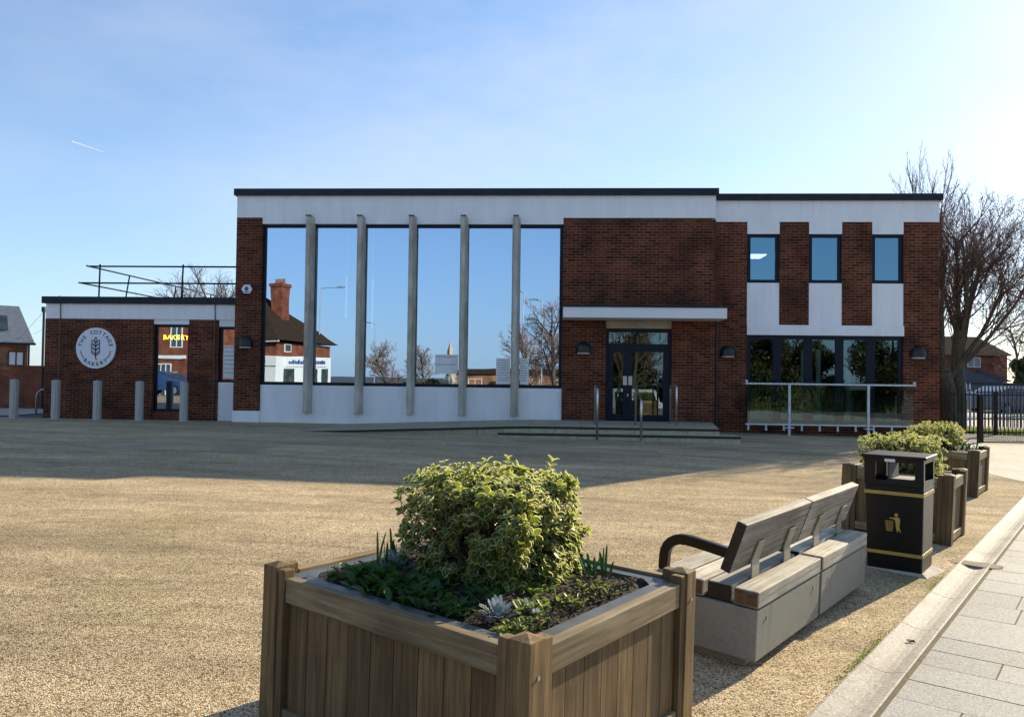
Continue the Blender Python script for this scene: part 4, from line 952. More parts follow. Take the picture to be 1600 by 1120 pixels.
# pale birch-like tree behind the roof
t = empty('bare_tree', (17.0, 31, 0), 0, 'pale fine-twigged bare tree rising behind the right end of the hall roof', 'tree')
tree_parts(t, [off(grow(51 + i, 9.0 - .5 * abs(i - 1), .07, (-.22 + .14 * i, 0), 4, (18, 7, 5, 3), .42, .6, .34, .35, .005, .05), (.1 * i - .1, 0, 0)) for i in range(4)], BARK, TWIGP)
t = empty('bare_tree', (30.5, 42, 0), 0, 'bare tree with fine hanging twigs at the far right edge of the view', 'tree')
tree_parts(t, [grow(61, 10, .2, (.05, 0), 4, (14, 7, 5, 4), .7, .15, .4, .2, .009, .1)], BARK, TWIG)
# behind the bakery roof
t = empty('bare_tree', (-15.6, 39, 0), 0, 'rounded bare tree showing above the bakery roof', 'tree')
tree_parts(t, [grow(71, 5.6, .17, (.0, 0), 4, (14, 8, 6, 4), .75, .35, .58, .25, .008, .08)], BARK, TWIG)
t = empty('bare_tree', (-24.5, 45, 0), 0, 'small bare tree between the slate roofed house and the pole', 'tree')
tree_parts(t, [grow(72, 3.2, .15, (.0, 0), 4, (7, 6, 5, 4), .75, .35, .6, .2, .01, .1)], BARK, TWIGP)
t = empty('bare_tree', (36.2, 55, 0), 0, 'spindly bare tree behind the porch of the brown brick house', 'tree')
tree_parts(t, [grow(73, 5.5, .15, (.0, 0), 4, (9, 6, 5, 4), .7, .35, .5, .2, .011, .1)], BARK, TWIG)
# trees seen only as reflections
for i, (p, h, sd, lab, rr) in enumerate((((-17.9, -31.7), 4.4, 81, 'rounded bare tree reflected in the third tall window', .16), ((-18.4, -46.7), 4.6, 82, 'bare tree reflected at the left of the fourth tall window', .16),
                                  ((-1.0, -18.6), 6.4, 83, 'large bare tree reflected at the right of the sixth tall window', .22), ((-4.2, -27.0), 5.6, 84, 'thin bare tree reflected beside the fifth fin', .18),
                                  ((4.6, -13.5), 7.0, 85, 'bare tree reflected in the entrance doors', .2), ((15.5, -25.2), 6.5, 86, 'bare tree reflected in the middle of the wing glazing', .2))):
    t = empty('bare_tree', (p[0], p[1], -1), 0, lab, 'tree', 'bare trees along the road behind the viewpoint')
    tree_parts(t, [grow(sd, h, rr, (r_.uniform(-.1, .1), 0), 4, (12, 8, 5, 4), .7, .3, .56, .15, .016, .08)], BARK, TWIG)
def leaf_quad(b, p, nrm, s, mi=0, r=random):
    n = nrm.normalized(); a = n.orthogonal().normalized(); q = r.uniform(0, 2 * pi); a2 = a * cos(q) + n.cross(a) * sin(q); c = n.cross(a2)
    b.add([p - a2 * s, p + c * s * .45, p + a2 * s, p - c * s * .45], [(0, 1, 2, 3)], mi)
def bushy(name, loc, rad, h, seed, lab, cat, group=None, nleaf=2600, ls=.11, mat=None, trunk=True):
    r = random.Random(seed); t = empty(name, loc, 0, lab, cat, group); b = MB(); cl = []
    for i in range(26):
        a = r.uniform(0, 2 * pi); rr = rad * sqrt(r.random()) * .8; zz = h * r.uniform(.12 if not trunk else .3, .92); k = 1 - max(0, (zz / h - .5)) * 1.1
        cl.append((Vector((rr * cos(a) * k, rr * sin(a) * k, zz)), rad * r.uniform(.22, .42)))
    for i in range(nleaf):
        c, cr_ = r.choice(cl); v = Vector((r.gauss(0, 1), r.gauss(0, 1), r.gauss(0, 1))).normalized()
        leaf_quad(b, c + v * cr_ * r.uniform(.55, 1.05), v + Vector((r.gauss(0, .6), r.gauss(0, .6), r.gauss(0, .6))), ls * r.uniform(.6, 1.3), 0, r)
    b.build('crown', mat or LEAFD, t)
    m = MB(); m.tube([(0, 0, -.1), (.03, 0, h * .4), (0, 0, h * .8)], [rad * .09, rad * .06, rad * .02], 7)
    for c, _ in cl[:9]: m.tube([(0, 0, h * .3), (c * .6)[:], c[:]], [rad * .04, rad * .025, .01], 5)
    m.build('trunk', BARK, t); return t
bushy('conifer', (33.4, 50, 0), 1.3, 3.6, 91, 'dark green conifer standing right of the brown brick house', 'conifer', nleaf=4500, ls=.16, trunk=False)
for i, (x, y, rad, h, lab) in enumerate(((9.6, -15.5, 3.0, 5.0, 'evergreen tree reflected in the entrance doors'), (14.6, -18.4, 2.6, 5.3, 'evergreen tree reflected at the left of the wing glazing'), (23.5, -17, 3.4, 6.0, 'evergreen tree reflected at the right of the wing glazing'), (4.4, -17.5, 2.6, 4.6, 'ivy covered evergreen reflected behind the white van'), (18.6, -21, 2.8, 4.6, 'evergreen tree reflected in the centre of the wing glazing'))):
    bushy('evergreen_tree', (x, y, -1), rad, h + 1, 100 + i, lab, 'tree', 'evergreens along the road behind the viewpoint', nleaf=15000, ls=.13)
def hedge(x0, x1, y, h, seed, lab):
    r = random.Random(seed); b = MB()
    for i in range(9000):
        x = r.uniform(x0, x1); u = r.uniform(-1, 1); hh = h * (.85 + .15 * sin(x * .8) + .1 * sin(x * 2.3)); z = hh * r.random() ** .6
        leaf_quad(b, Vector((x, y + u * .7, -1 + z)), Vector((r.gauss(0, 1), 1 + r.gauss(0, 1), r.gauss(0, 1))), .16 * r.uniform(.6, 1.3), 0, r)
    b.box(x0, x1, y - .4, y + .4, -1, -1 + h * .75)
    tag(b.build('hedge', LEAFD), lab, 'hedge')
hedge(-16.5, 3, -27.5 - 2, 2.15, 5, 'clipped green hedge reflected along the bottom of the tall windows')
hedge(3.5, 24, -14.5 - 4, 2.6, 6, 'tall dark hedge reflected low in the wing glazing')

# ------------------------------------------------------------------ fences at the right
def fence2():
    DKP = noise_mat('weathered_steel', (.05, .065, .085), (.1, .12, .15), scale=8, rough=.6)
    t = empty('steel_fence', (20, 26.6, .1), 0, 'dark blue grey steel fence with pointed pales beyond the grass verge', 'fence')
    b = MB(); x = -4.25
    while x < 12:
        b.add([(x - .03, 0, -.05), (x + .03, 0, -.05), (x + .03, 0, 1.38), (x, 0, 1.46), (x - .03, 0, 1.38)], [(0, 1, 2, 3, 4)]); x += .125
    b.build('pales', DKP, t); b = MB(); b.box(-4.3, 12, .013, .05, .25, .3); b.build('bottom_rail', DKP, t); b = MB(); b.box(-4.3, 12, .013, .05, 1.15, 1.2); b.build('top_rail', DKP, t)
def palisade():
    t = empty('palisade_fence', (14.3, 26.2, .1), 0, 'pale galvanised palisade fence behind the tree', 'fence')
    fence2()
    pal = MB(); x = -7.8; r = random.Random(1)
    while x < 1.3:
        pal.add([(x - .03, 0, -.05), (x + .03, 0, -.05), (x + .03, 0, 1.42), (x, 0, 1.5), (x - .03, 0, 1.42), (x - .03, .012, -.05), (x + .03, .012, -.05), (x + .03, .012, 1.42), (x, .012, 1.5), (x - .03, .012, 1.42)],
                [(0, 1, 2, 3, 4), (9, 8, 7, 6, 5), (0, 5, 6, 1), (1, 6, 7, 2), (2, 7, 8, 3), (3, 8, 9, 4), (4, 9, 5, 0)]); x += .125
    pal.build('pales', PALE, t); b = MB(); b.box(-7.9, 1.4, .013, .05, .25, .3); b.build('bottom_rail', PALE, t); b = MB(); b.box(-7.9, 1.4, .013, .05, 1.15, 1.2); b.build('top_rail', PALE, t)
palisade()
def railings():
    t = empty('black_railings', (16, 23, zg(16, 23)), 0, 'black vertical bar railings along the grass verge', 'railings')
    b = MB(); x = -3.9
    while x < 8:
        b.box(x - .009, x + .009, -.009, .009, .03, 1.38); x += .115
    b.build('bars', BLACKP, t); b = MB(); b.box(-3.95, 8, -.015, .015, .10, .14); b.box(-3.95, 8, -.015, .015, 1.2, 1.24); b.build('rails', BLACKP, t)
    for x in (-4.0, -1.63, .9, 3.6, 6.2):
        b = MB(); b.box(x - .04, x + .04, -.04, .04, 0, 1.32); b.build('post', BLACKP, t)
railings()
def mesh_fence():
    t = empty('mesh_fence', (12.0, 19.85, zg(12, 19.85)), 0, 'low dark wire mesh fence with thick black end post by the path', 'fence')
    b = MB(); b.box(-.055, .055, -.055, .055, -.1, 1.22); b.build('post', BLACKP, t)
    b = MB(); x = .1
    while x < 9: b.box(x - .002, x + .002, -.002, .002, .0, .34); x += .055
    z = .04
    while z < .35: b.box(.056, 9, .0021, .006, z - .002, z + .002); z += .1
    b.build('mesh', BLACKP, t)
    b = MB(); b.box(.056, 9, -.012, -.0025, .0, .03); b.build('bottom_bar', BLACKP, t)
    # dark gate posts seen between the hall corner and the tree
    for i, (x, h, lab) in enumerate(((11.55, 1.2, 'slim black gate post between the hall corner and the tree trunk'), (12.35, 1.25, 'thicker black gate post touching the left side of the tree trunk'))):
        g = empty('gate_post', (x, 22.6, .1), 0, lab, 'post', 'black gate posts by the hall corner')
        b = MB(); b.box(-.05, .05, -.05, .05, -.1, h); b.box(-.06, .06, -.06, .06, h + .001, h + .03); b.build('shaft', BLACKP, g)
mesh_fence()

# ------------------------------------------------------------------ timber planters
def planter(s0, k0, A, B, Hh, lab, rot=0, group='square timber planters along the drainage channel', planks=(9, 8), tilt=SLOPE):
    """near corner at (s0,k0); A metres to the left (away from the channel), B metres along it"""
    p = KP(s0, k0); p.z = zg(p.x, p.y) - .01
    # local x runs along the channel, local y to the left
    t = empty('timber_planter', p, KA + rot, lab, 'planter', group, rx=0); t.rotation_euler = (tilt, 0, KA + rot)
    pw = .095; rng = random.Random(int(k0 * 10))
    for cx, cy in ((0, 0), (B, 0), (0, A), (B, A)):
        sx = 1 if cx == 0 else -1; sy = 1 if cy == 0 else -1
        b = MB(); x0, x1 = sorted((cx, cx + sx * pw)); y0, y1 = sorted((cy, cy + sy * pw))
        b.box(x0, x1, y0, y1, 0, Hh - .006, 0, rng.random())
        b.add([(x0, y0, Hh - .006), (x1, y0, Hh - .006), (x1, y1, Hh - .006), (x0, y1, Hh - .006), ((x0 + x1) / 2, (y0 + y1) / 2, Hh + .008)], [(0, 1, 4), (1, 2, 4), (2, 3, 4), (3, 0, 4)], 0, .8)
        # flanking laths, one on each outer side
        xa, xb = sorted((cx + sx * (pw + .003), cx + sx * (pw + .048))); ya, yb = sorted((cy + sy * .006, cy + sy * .06))
        b.box(xa, xb, ya, yb, 0, Hh - .012, 0, rng.random())
        xa, xb = sorted((cx + sx * .006, cx + sx * .06)); ya, yb = sorted((cy + sy * (pw + .003), cy + sy * (pw + .048)))
        b.box(xa, xb, ya, yb, 0, Hh - .012, 0, rng.random())
        o = b.build('corner_post', WOODZ, t, bevel=.004)
        bb = MB(); xx = cx - sx * .004 if False else cx + sx * .05
        yb_ = cy - sy * .004; y0_, y1_ = sorted((yb_, cy + sy * .004)); pr = [(xx + .008 * cos(pi / 5 * i), Hh - .13 + .008 * sin(pi / 5 * i)) for i in range(10)]
        bb.prism(pr, 'y', y0_, y1_); bb.build('bolt', STEEL, o)
    q = pw + .05; rt_, rb_ = Hh - .045, Hh - .15
    for yy, sy in ((0, 1), (A, -1)):
        ya, yb = sorted((yy + sy * .012, yy + sy * .062)); ov = .012
        for z0, z1 in ((rb_, rt_), (.03, .11)):
            b = MB(); b.box(q, B - q, ya, yb, z0, z1, 0, rng.random()); b.build('rail', WOODX, t, bevel=.005)
        b = MB(); n = planks[1]; w = (B - 2 * q) / n
        for i in range(n):
            y0_, y1_ = sorted((yy + sy * .034, yy + sy * .056)); b.box(q + i * w + .0022, q + (i + 1) * w - .0022, y0_, y1_, .112, rb_ - .001, 0, rng.random())
        y0_, y1_ = sorted((yy + sy * .058, yy + sy * .066)); b.box(q, B - q, y0_, y1_, .03, rb_, 1, .0)
        b.build('side_panel', [WOODZ, BLACK], t)
    for xx, sx in ((0, 1), (B, -1)):
        xa, xb = sorted((xx + sx * .012, xx + sx * .062))
        for z0, z1 in ((rb_, rt_), (.03, .11)): b = MB(); b.box(xa, xb, q, A - q, z0, z1, 0, rng.random()); b.build('rail', WOODY, t, bevel=.005)
        b = MB(); n = planks[0]; w = (A - 2 * q) / n
        for i in range(n):
            x0_, x1_ = sorted((xx + sx * .034, xx + sx * .056)); b.box(x0_, x1_, q + i * w + .0022, q + (i + 1) * w - .0022, .112, rb_ - .001, 0, rng.random())
        x0_, x1_ = sorted((xx + sx * .058, xx + sx * .066)); b.box(x0_, x1_, q, A - q, .03, rb_, 1, .0)
        b.build('side_panel', [WOODZ, BLACK], t)
    # liner: flat lip round the opening and a shallow inner wall
    b = MB(); a, c, z = .066, .135, Hh - .058
    def fr(x0, x1, y0, y1): b.box(x0, x1, y0, y1, z - .004, z)
    fr(a, B - a, a, c); fr(a, B - a, A - c, A - a); fr(a, c, c, A - c); fr(B - c, B - a, c, A - c)
    for x0, x1, y0, y1 in ((c - .004, B - c + .004, c - .004, c), (c - .004, B - c + .004, A - c, A - c + .004), (c - .004, c, c, A - c), (B - c, B - c + .004, c, A - c)): b.box(x0, x1, y0, y1, z - .25, z - .0045)
    for x, y in ((c, c), (B - c, c), (B - c, A - c), (c, A - c)):   # corner gussets
        sx = 1 if x < B / 2 else -1; sy = 1 if y < A / 2 else -1
        pts = [(x - sx * .002, y - sy * .002), (x + sx * .07, y - sy * .002), (x - sx * .002, y + sy * .07)]
        if sx * sy < 0: pts = pts[::-1]
        b.prism(pts, 'z', z - .004 + .0012, z + .0012)
    ln = b.build('liner', LINER, t, bevel=.0015)
    for x, y in ((.10, .16), (B - .10, .16), (.10, A - .16), (B - .10, A - .16)):
        hb_ = MB(); hb_.prism([(x + .016 * cos(pi / 6 * i), y + .011 * sin(pi / 6 * i)) for i in range(12)], 'z', z + .0006, z + .0016); hb_.build('lifting_hole', BLACK, ln)
    # soil
    b = MB(); nx = 30; vs = []
    for j in range(nx + 1):
        for i in range(nx + 1):
            x = c + (B - 2 * c) * i / nx; y = c + (A - 2 * c) * j / nx; e = min(i, j, nx - i, nx - j) / nx
            vs.append((x, y, Hh - .085 + .05 * min(1, e * 4) + .012 * noise.noise(Vector((x * 14, y * 14, k0)))))
    b.add(vs, [(j * (nx + 1) + i, j * (nx + 1) + i + 1, (j + 1) * (nx + 1) + i + 1, (j + 1) * (nx + 1) + i) for j in range(nx) for i in range(nx)])
    b.build('soil', SOIL, t, smooth=True)
    Mw = Matrix.Translation(p) @ t.rotation_euler.to_matrix().to_4x4()
    return t, Mw
pl1, M1 = planter(.35, 2.05, 1.47, 1.30, .72, 'large foreground timber planter with variegated shrub and silver plant', radians(1.2), planks=(9, 8), tilt=radians(1.4))
pl2, M2 = planter(.17, 8.58, 1.04, .80, .70, 'timber planter directly behind the litter bin', 0, planks=(8, 5))
pl3, M3 = planter(.46, 12.35, 1.2, 1.0, .66, 'farthest timber planter near the path and railings', 0, planks=(8, 6))

# ------------------------------------------------------------------ plants
LG = leaf_mat('shrub_leaf_green', (.010, .030, .004), (.05, .088, .011), .32, .35, (.38, .44, .04), scale=14)
LM = leaf_mat('shrub_leaf_margin', (.50, .52, .20), (.72, .72, .36), .45, .4, (.9, .88, .4), scale=20)
STEM = noise_mat('shrub_stems', (.05, .035, .02), (.12, .085, .05), scale=20, rough=.9)
def ov_leaf(b, p, d, n, L, Wd, mi_in=0, mi_out=1, margin=.87, cup=.12):
    d = d.normalized(); s = d.cross(n)
    if s.length < 1e-5: s = d.orthogonal()
    s.normalize(); n = s.cross(d).normalized(); out = []
    prof = [(0, 0), (.28, .36), (.62, .5), (.88, .33), (1.0, 0), (.88, -.33), (.62, -.5), (.28, -.36)]
    for t, w in prof: out.append(p + d * L * t + s * Wd * w + n * (abs(w) * cup * L * 1.6 - .18 * L * t * t))
    c = p + d * L * .55 - n * (.18 * L * .3); inn = [c + (q - c) * margin - n * .002 for q in out]
    k = len(prof)
    b.add(out + inn, [(i, (i + 1) % k, k + (i + 1) % k, k + i) for i in range(k)], mi_out)
    b.add(inn, [tuple(range(k))], mi_in)
def shrub(name, M, cx, cy, z0, rx, ry, h, n, L, seed, lab, group='variegated evergreen shrubs in the planters', foot=.93, shoots=42):
    r = random.Random(seed); base = M @ Vector((cx, cy, z0)); t = empty(name, base, KA, lab, 'shrub', group)
    b = MB(); st = MB()
    roots = [Vector((rx * foot * .5 * r.uniform(-1, 1), ry * foot * .5 * r.uniform(-1, 1), -.02)) for _ in range(7)]
    nods = []
    for i in range(n):
        while True:
            v = Vector((r.uniform(-1, 1), r.uniform(-1, 1), r.uniform(0, 1)))
            # rounded box, narrower foot
            q = (abs(v.x) ** 8 + abs(v.y) ** 8 + max(0, (v.z - .3) / .7) ** 8 * .95) ** (1 / 8)
            if q < 1 and r.random() < (.18 + .82 * q ** 3): break
        wd = foot + (1 - foot) * sm(v.z / .3)
        bump = 1 + .24 * noise.noise(Vector((v.x * 2.2 + seed, v.y * 2.2, v.z * 2.2)))
        p = Vector((v.x * rx * wd * bump, v.y * ry * wd * bump, h * (.02 + .98 * v.z * (1 + .24 * noise.noise(Vector((v.x * 2.6, v.y * 2.6 + seed, 3)))) + .10 * v.z * abs(v.x) ** 2)))
        o = Vector((v.x * .9, v.y * .9, .55 + .5 * v.z)).normalized(); o = (o + Vector((r.gauss(0, .3), r.gauss(0, .3), r.gauss(0, .2)))).normalized()
        nods.append((p, o)); k = r.choice((5, 6, 7, 8)); a0 = r.uniform(0, 6.28); ax = o.orthogonal().normalized(); ay = o.cross(ax); sc = r.uniform(.65, 1.25)
        for j in range(k):
            a = a0 + j * 2.4; el = .35 + .75 * (j / k); out = ax * cos(a) + ay * sin(a); d = (out * cos(el) + o * sin(el))
            ov_leaf(b, p - o * L * .35 * (1 - j / k), d, (o * cos(el) - out * sin(el)), L * sc * r.uniform(.75, 1.1) * (1 - .3 * j / k), L * sc * .62 * (1 - .2 * j / k))
    for i in range(shoots):
        a = r.uniform(0, 6.28); u = r.uniform(.2, 1); p = Vector((rx * cos(a) * u * 1.02, ry * sin(a) * u * 1.02, h * r.uniform(.96, 1.2))) if r.random() < .7 else Vector((rx * 1.08 * cos(a), ry * 1.08 * sin(a), h * r.uniform(.35, .95)))
        o = Vector((cos(a) * .35, sin(a) * .35, 1)).normalized(); nods.append((p, o)); ax = o.orthogonal().normalized(); ay = o.cross(ax)
        for lay in range(3):
            for j in range(3):
                an = lay * 1.05 + j * 2.09; out = ax * cos(an) + ay * sin(an); d = out * .75 + o * .65
                ov_leaf(b, p - o * L * (.2 + .55 * lay), d, o * .75 - out * .5, L * r.uniform(.6, .9), L * .5)
    for p, o in nods[::2]:
        rt = min(roots, key=lambda q: (q - p).length + r.uniform(0, .1)); m1 = rt.lerp(p, .4) + Vector((r.gauss(0, .02), r.gauss(0, .02), .03)); m2 = p - o * L * 1.5
        st.tube([rt, m1, m2, p], [.006, .0045, .003, .002], 4, cap=False)
    for q in roots: st.tube([q, q + Vector((r.uniform(-.06, .06), r.uniform(-.06, .06), h * .3)), q + Vector((r.uniform(-.15, .15), r.uniform(-.15, .15), h * .65))], [.014, .011, .006], 6, cap=False)
    b.build('foliage', [LG, LM], t); st.build('stems', STEM, t); return t
shrub('variegated_shrub', M1, .745, .75, .655, .325, .355, .445, 1050, .048, 201, 'big cream edged evergreen shrub filling the foreground planter')
shrub('variegated_shrub', M2, .42, .55, .60, .30, .38, .38, 800, .036, 202, 'wide cream edged shrub behind the litter bin')
shrub('variegated_shrub', M3, .45, .62, .56, .30, .34, .36, 520, .036, 203, 'smaller cream edged shrub in the farthest planter')
GB = leaf_mat('daffodil_leaf', (.018, .07, .02), (.05, .14, .035), .3, .4, (.15, .4, .06))
def spikes(M, x, y, z, n, h, seed, lab, sp=.05, lean=.12, w=.008, name='daffodil_clump', mat=GB, cat='plant'):
    r = random.Random(seed); base = M @ Vector((x, y, z)); t = empty(name, base, 0, lab, cat); b = MB()
    for i in range(n):
        px, py = r.gauss(0, sp), r.gauss(0, sp * .7); hh = h * r.uniform(.55, 1.05); lx, ly = r.gauss(0, lean) * hh, r.gauss(0, lean) * hh; a = r.uniform(0, pi)
        dx, dy = cos(a) * w, sin(a) * w; pts = []
        for q, ww in ((0, .7), (.3, 1), (.65, 1), (.92, .7), (1, .15)):
            X, Y, Z = px + lx * q * q, py + ly * q * q, hh * q - .02; pts += [(X - dx * ww, Y - dy * ww, Z), (X + dx * ww, Y + dy * ww, Z), (X + dy * .25 * ww, Y - dx * .25 * ww, Z)]
        fs = []
        for q in range(4):
            for e in range(3): fs.append((q * 3 + e, q * 3 + (e + 1) % 3, q * 3 + 3 + (e + 1) % 3, q * 3 + 3 + e))
        b.add(pts, fs)
    b.build('leaves', mat, t); return t
def M_at(M, u, v): return u, v
spikes(M1, .50, 1.16, .64, 13, .22, 301, 'dark green daffodil shoots at the left corner of the foreground planter', .032, .07, .0065)
spikes(M1, 1.02, .38, .64, 12, .2, 302, 'bright green daffodil leaves at the right side of the foreground planter', .035, .16, .008)
SIL = leaf_mat('silver_leaf', (.22, .3, .33), (.42, .52, .55), .15, .7, (.5, .6, .6))
def silver(M, x, y, z, sc, seed, lab):
    r = random.Random(seed); base = M @ Vector((x, y, z)); t = empty('silver_ragwort', base, 0, lab, 'plant', 'silver leaved plants in the foreground planter'); b = MB()
    for i in range(24):
        a = r.uniform(0, 6.28); el = r.uniform(.4, 1.4); L = sc * r.uniform(.6, 1.15); d = Vector((cos(a) * cos(el), sin(a) * cos(el), sin(el))); sd_ = d.cross(Vector((0, 0, 1)))
        sd_ = sd_.normalized() if sd_.length > .01 else Vector((1, 0, 0)); up_ = sd_.cross(d).normalized()
        for q in range(7):
            f = .2 + .75 * q / 6; c = d * L * f - Vector((0, 0, L * .22 * f * f)); lw = sc * .2 * sin(pi * min(.93, f * .8))
            for sg_ in (-1, 1):
                e = c + sd_ * sg_ * lw + d * lw * .9; wv = (d * .8 - sd_ * sg_ * .5).normalized() * .0019
                b.add([c - wv * .6, c + wv * .6 + up_ * .0008, e + wv, e - wv + up_ * .001], [(0, 1, 2, 3)])
                for tt in (.5, .8):
                    m_ = c.lerp(e, tt); e2 = m_ + d * lw * .38 + sd_ * sg_ * lw * .05; b.add([m_ - sd_ * .0022, m_ + sd_ * .0022, e2 + sd_ * .0022, e2 - sd_ * .0022], [(0, 1, 2, 3)])
        b.tube([(0, 0, 0), d * L * .5 - Vector((0, 0, L * .055)), d * L - Vector((0, 0, L * .22))], [.0022, .0018, .001], 3, cap=False)
    b.build('fronds', SIL, t)
silver(M1, .26, .34, .655, .095, 401, 'silver blue ragwort at the near corner of the foreground planter')
silver(M1, .50, 1.12, .655, .12, 402, 'silver blue ragwort behind the dark daffodil shoots')
PRM = leaf_mat('primrose_leaf', (.015, .05, .01), (.05, .12, .02), .25, .5, (.12, .3, .04)); PRL = leaf_mat('pansy_leaf', (.06, .10, .02), (.2, .24, .06), .3, .5, (.35, .45, .1))
PET = noise_mat('cream_petals', (.75, .72, .4), (.85, .82, .55), scale=9, rough=.6); ORG = noise_mat('orange_petals', (.8, .22, .02), (.9, .4, .05), scale=9, rough=.6)
def lowplant(M, x, y, z, sc, n, seed, lab, mat, name='primrose', fl=None, nf=0):
    r = random.Random(seed); base = M @ Vector((x, y, z)); t = empty(name, base, 0, lab, 'plant', 'low bedding plants in the planters'); b = MB()
    for i in range(n):
        a = r.uniform(0, 6.28); el = r.uniform(.15, 1.1); d = Vector((cos(a) * cos(el), sin(a) * cos(el), sin(el))); q = Vector((r.gauss(0, sc * .4), r.gauss(0, sc * .4), r.uniform(-.01, sc * .25)))
        ov_leaf(b, q, d, Vector((-cos(a) * sin(el), -sin(a) * sin(el), cos(el))), sc * r.uniform(.35, .75), sc * r.uniform(.2, .35), 0, 0)
    b.build('leaves', mat, t)
    if nf:
        b = MB()
        for i in range(nf):
            c = Vector((r.gauss(0, sc * .45), r.gauss(0, sc * .45), sc * r.uniform(.35, .6)))
            for j in range(5):
                a = j * 1.2566; d = Vector((cos(a), sin(a) * .6 - .5, .5)); ov_leaf(b, c, d, Vector((0, -.6, .8)), .018, .018, 0, 0)
        b.build('flowers', fl, t)
labs = ['dark leafy primrose along the left edge of the foreground planter', 'dark leafy primrose near the left corner of the foreground planter', 'primrose clump in front of the shrub toward the near corner', 'green primrose beside the silver ragwort']
for i, (x, y, sc, n) in enumerate(((.27, 1.10, .13, 110), (.24, .92, .13, 120), (.24, .72, .12, 110), (.22, .54, .10, 80))): lowplant(M1, x, y, .65, sc, n, 500 + i, labs[i], PRM)
for i, (x, y, sc, n, nf, lb) in enumerate(((.19, .22, .07, 90, 0, 'pale green moss-like sedum at the very near corner of the foreground planter'), (.42, .30, .085, 90, 3, 'pansy with cream flower right of the silver ragwort'), (.60, .26, .08, 80, 0, 'small pansy plant along the right edge of the foreground planter'), (.33, 1.22, .07, 80, 0, 'lime green seedling clump at the left of the foreground planter'), (.30, .22, .06, 60, 0, 'small pansy seedlings near the front of the right edge'), (.85, .26, .08, 60, 0, 'seedling patch below the bright daffodil leaves by the right rail of the foreground planter'))):
    lowplant(M1, x, y, .65, sc, n, 520 + i, lb, PRL, 'pansy', PET, nf)
for i, (x, y, sc, n) in enumerate(((.38, .78, .11, 120), (.40, .55, .10, 110), (.62, .42, .09, 90), (.86, .44, .08, 80))):
    lowplant(M1, x, y, .655, sc, n, 560 + i, ('leafy undergrowth at the left foot of the big shrub', 'leafy undergrowth at the front foot of the big shrub', 'leafy undergrowth at the right front foot of the big shrub', 'leafy undergrowth at the right foot of the big shrub')[i], PRM if i < 2 else PRL, 'bedding_plant')
lowplant(M2, .22, .20, .62, .11, 90, 540, 'pansies with orange and cream flowers at the near corner of the planter behind the bin', PRL, 'pansy', ORG, 12)
spikes(M3, .70, .28, .58, 16, .2, 303, 'spring bulb leaves in the farthest planter', .08, .2, .012)
# bark and dead leaves on the soil
def chips(M, B, A, z, n, seed, lab):
    r = random.Random(seed); b = MB()
    for i in range(n):
        x, y = r.uniform(.16, B - .16), r.uniform(.16, A - .16); s = r.uniform(.004, .014); p = M @ Vector((x, y, z + r.uniform(-.012, .012))); d = Vector((r.gauss(0, 1), r.gauss(0, 1), r.gauss(0, .5))).normalized()
        e = d.orthogonal().normalized() * s * .5; f = d.cross(e).normalized() * s * .25
        vs = [p - d * s - e, p - d * s + e, p + d * s + e * .7, p + d * s - e * .7, p + f * 1.6]; b.add(vs, [(0, 1, 4), (1, 2, 4), (2, 3, 4), (3, 0, 4), (3, 2, 1, 0)])
    tag(b.build('bark_mulch', CHIP), lab, 'mulch', kind='stuff')
chips(M1, 1.24, 1.45, .676, 3200, 1, 'loose bark and dead leaves on the soil of the foreground planter')

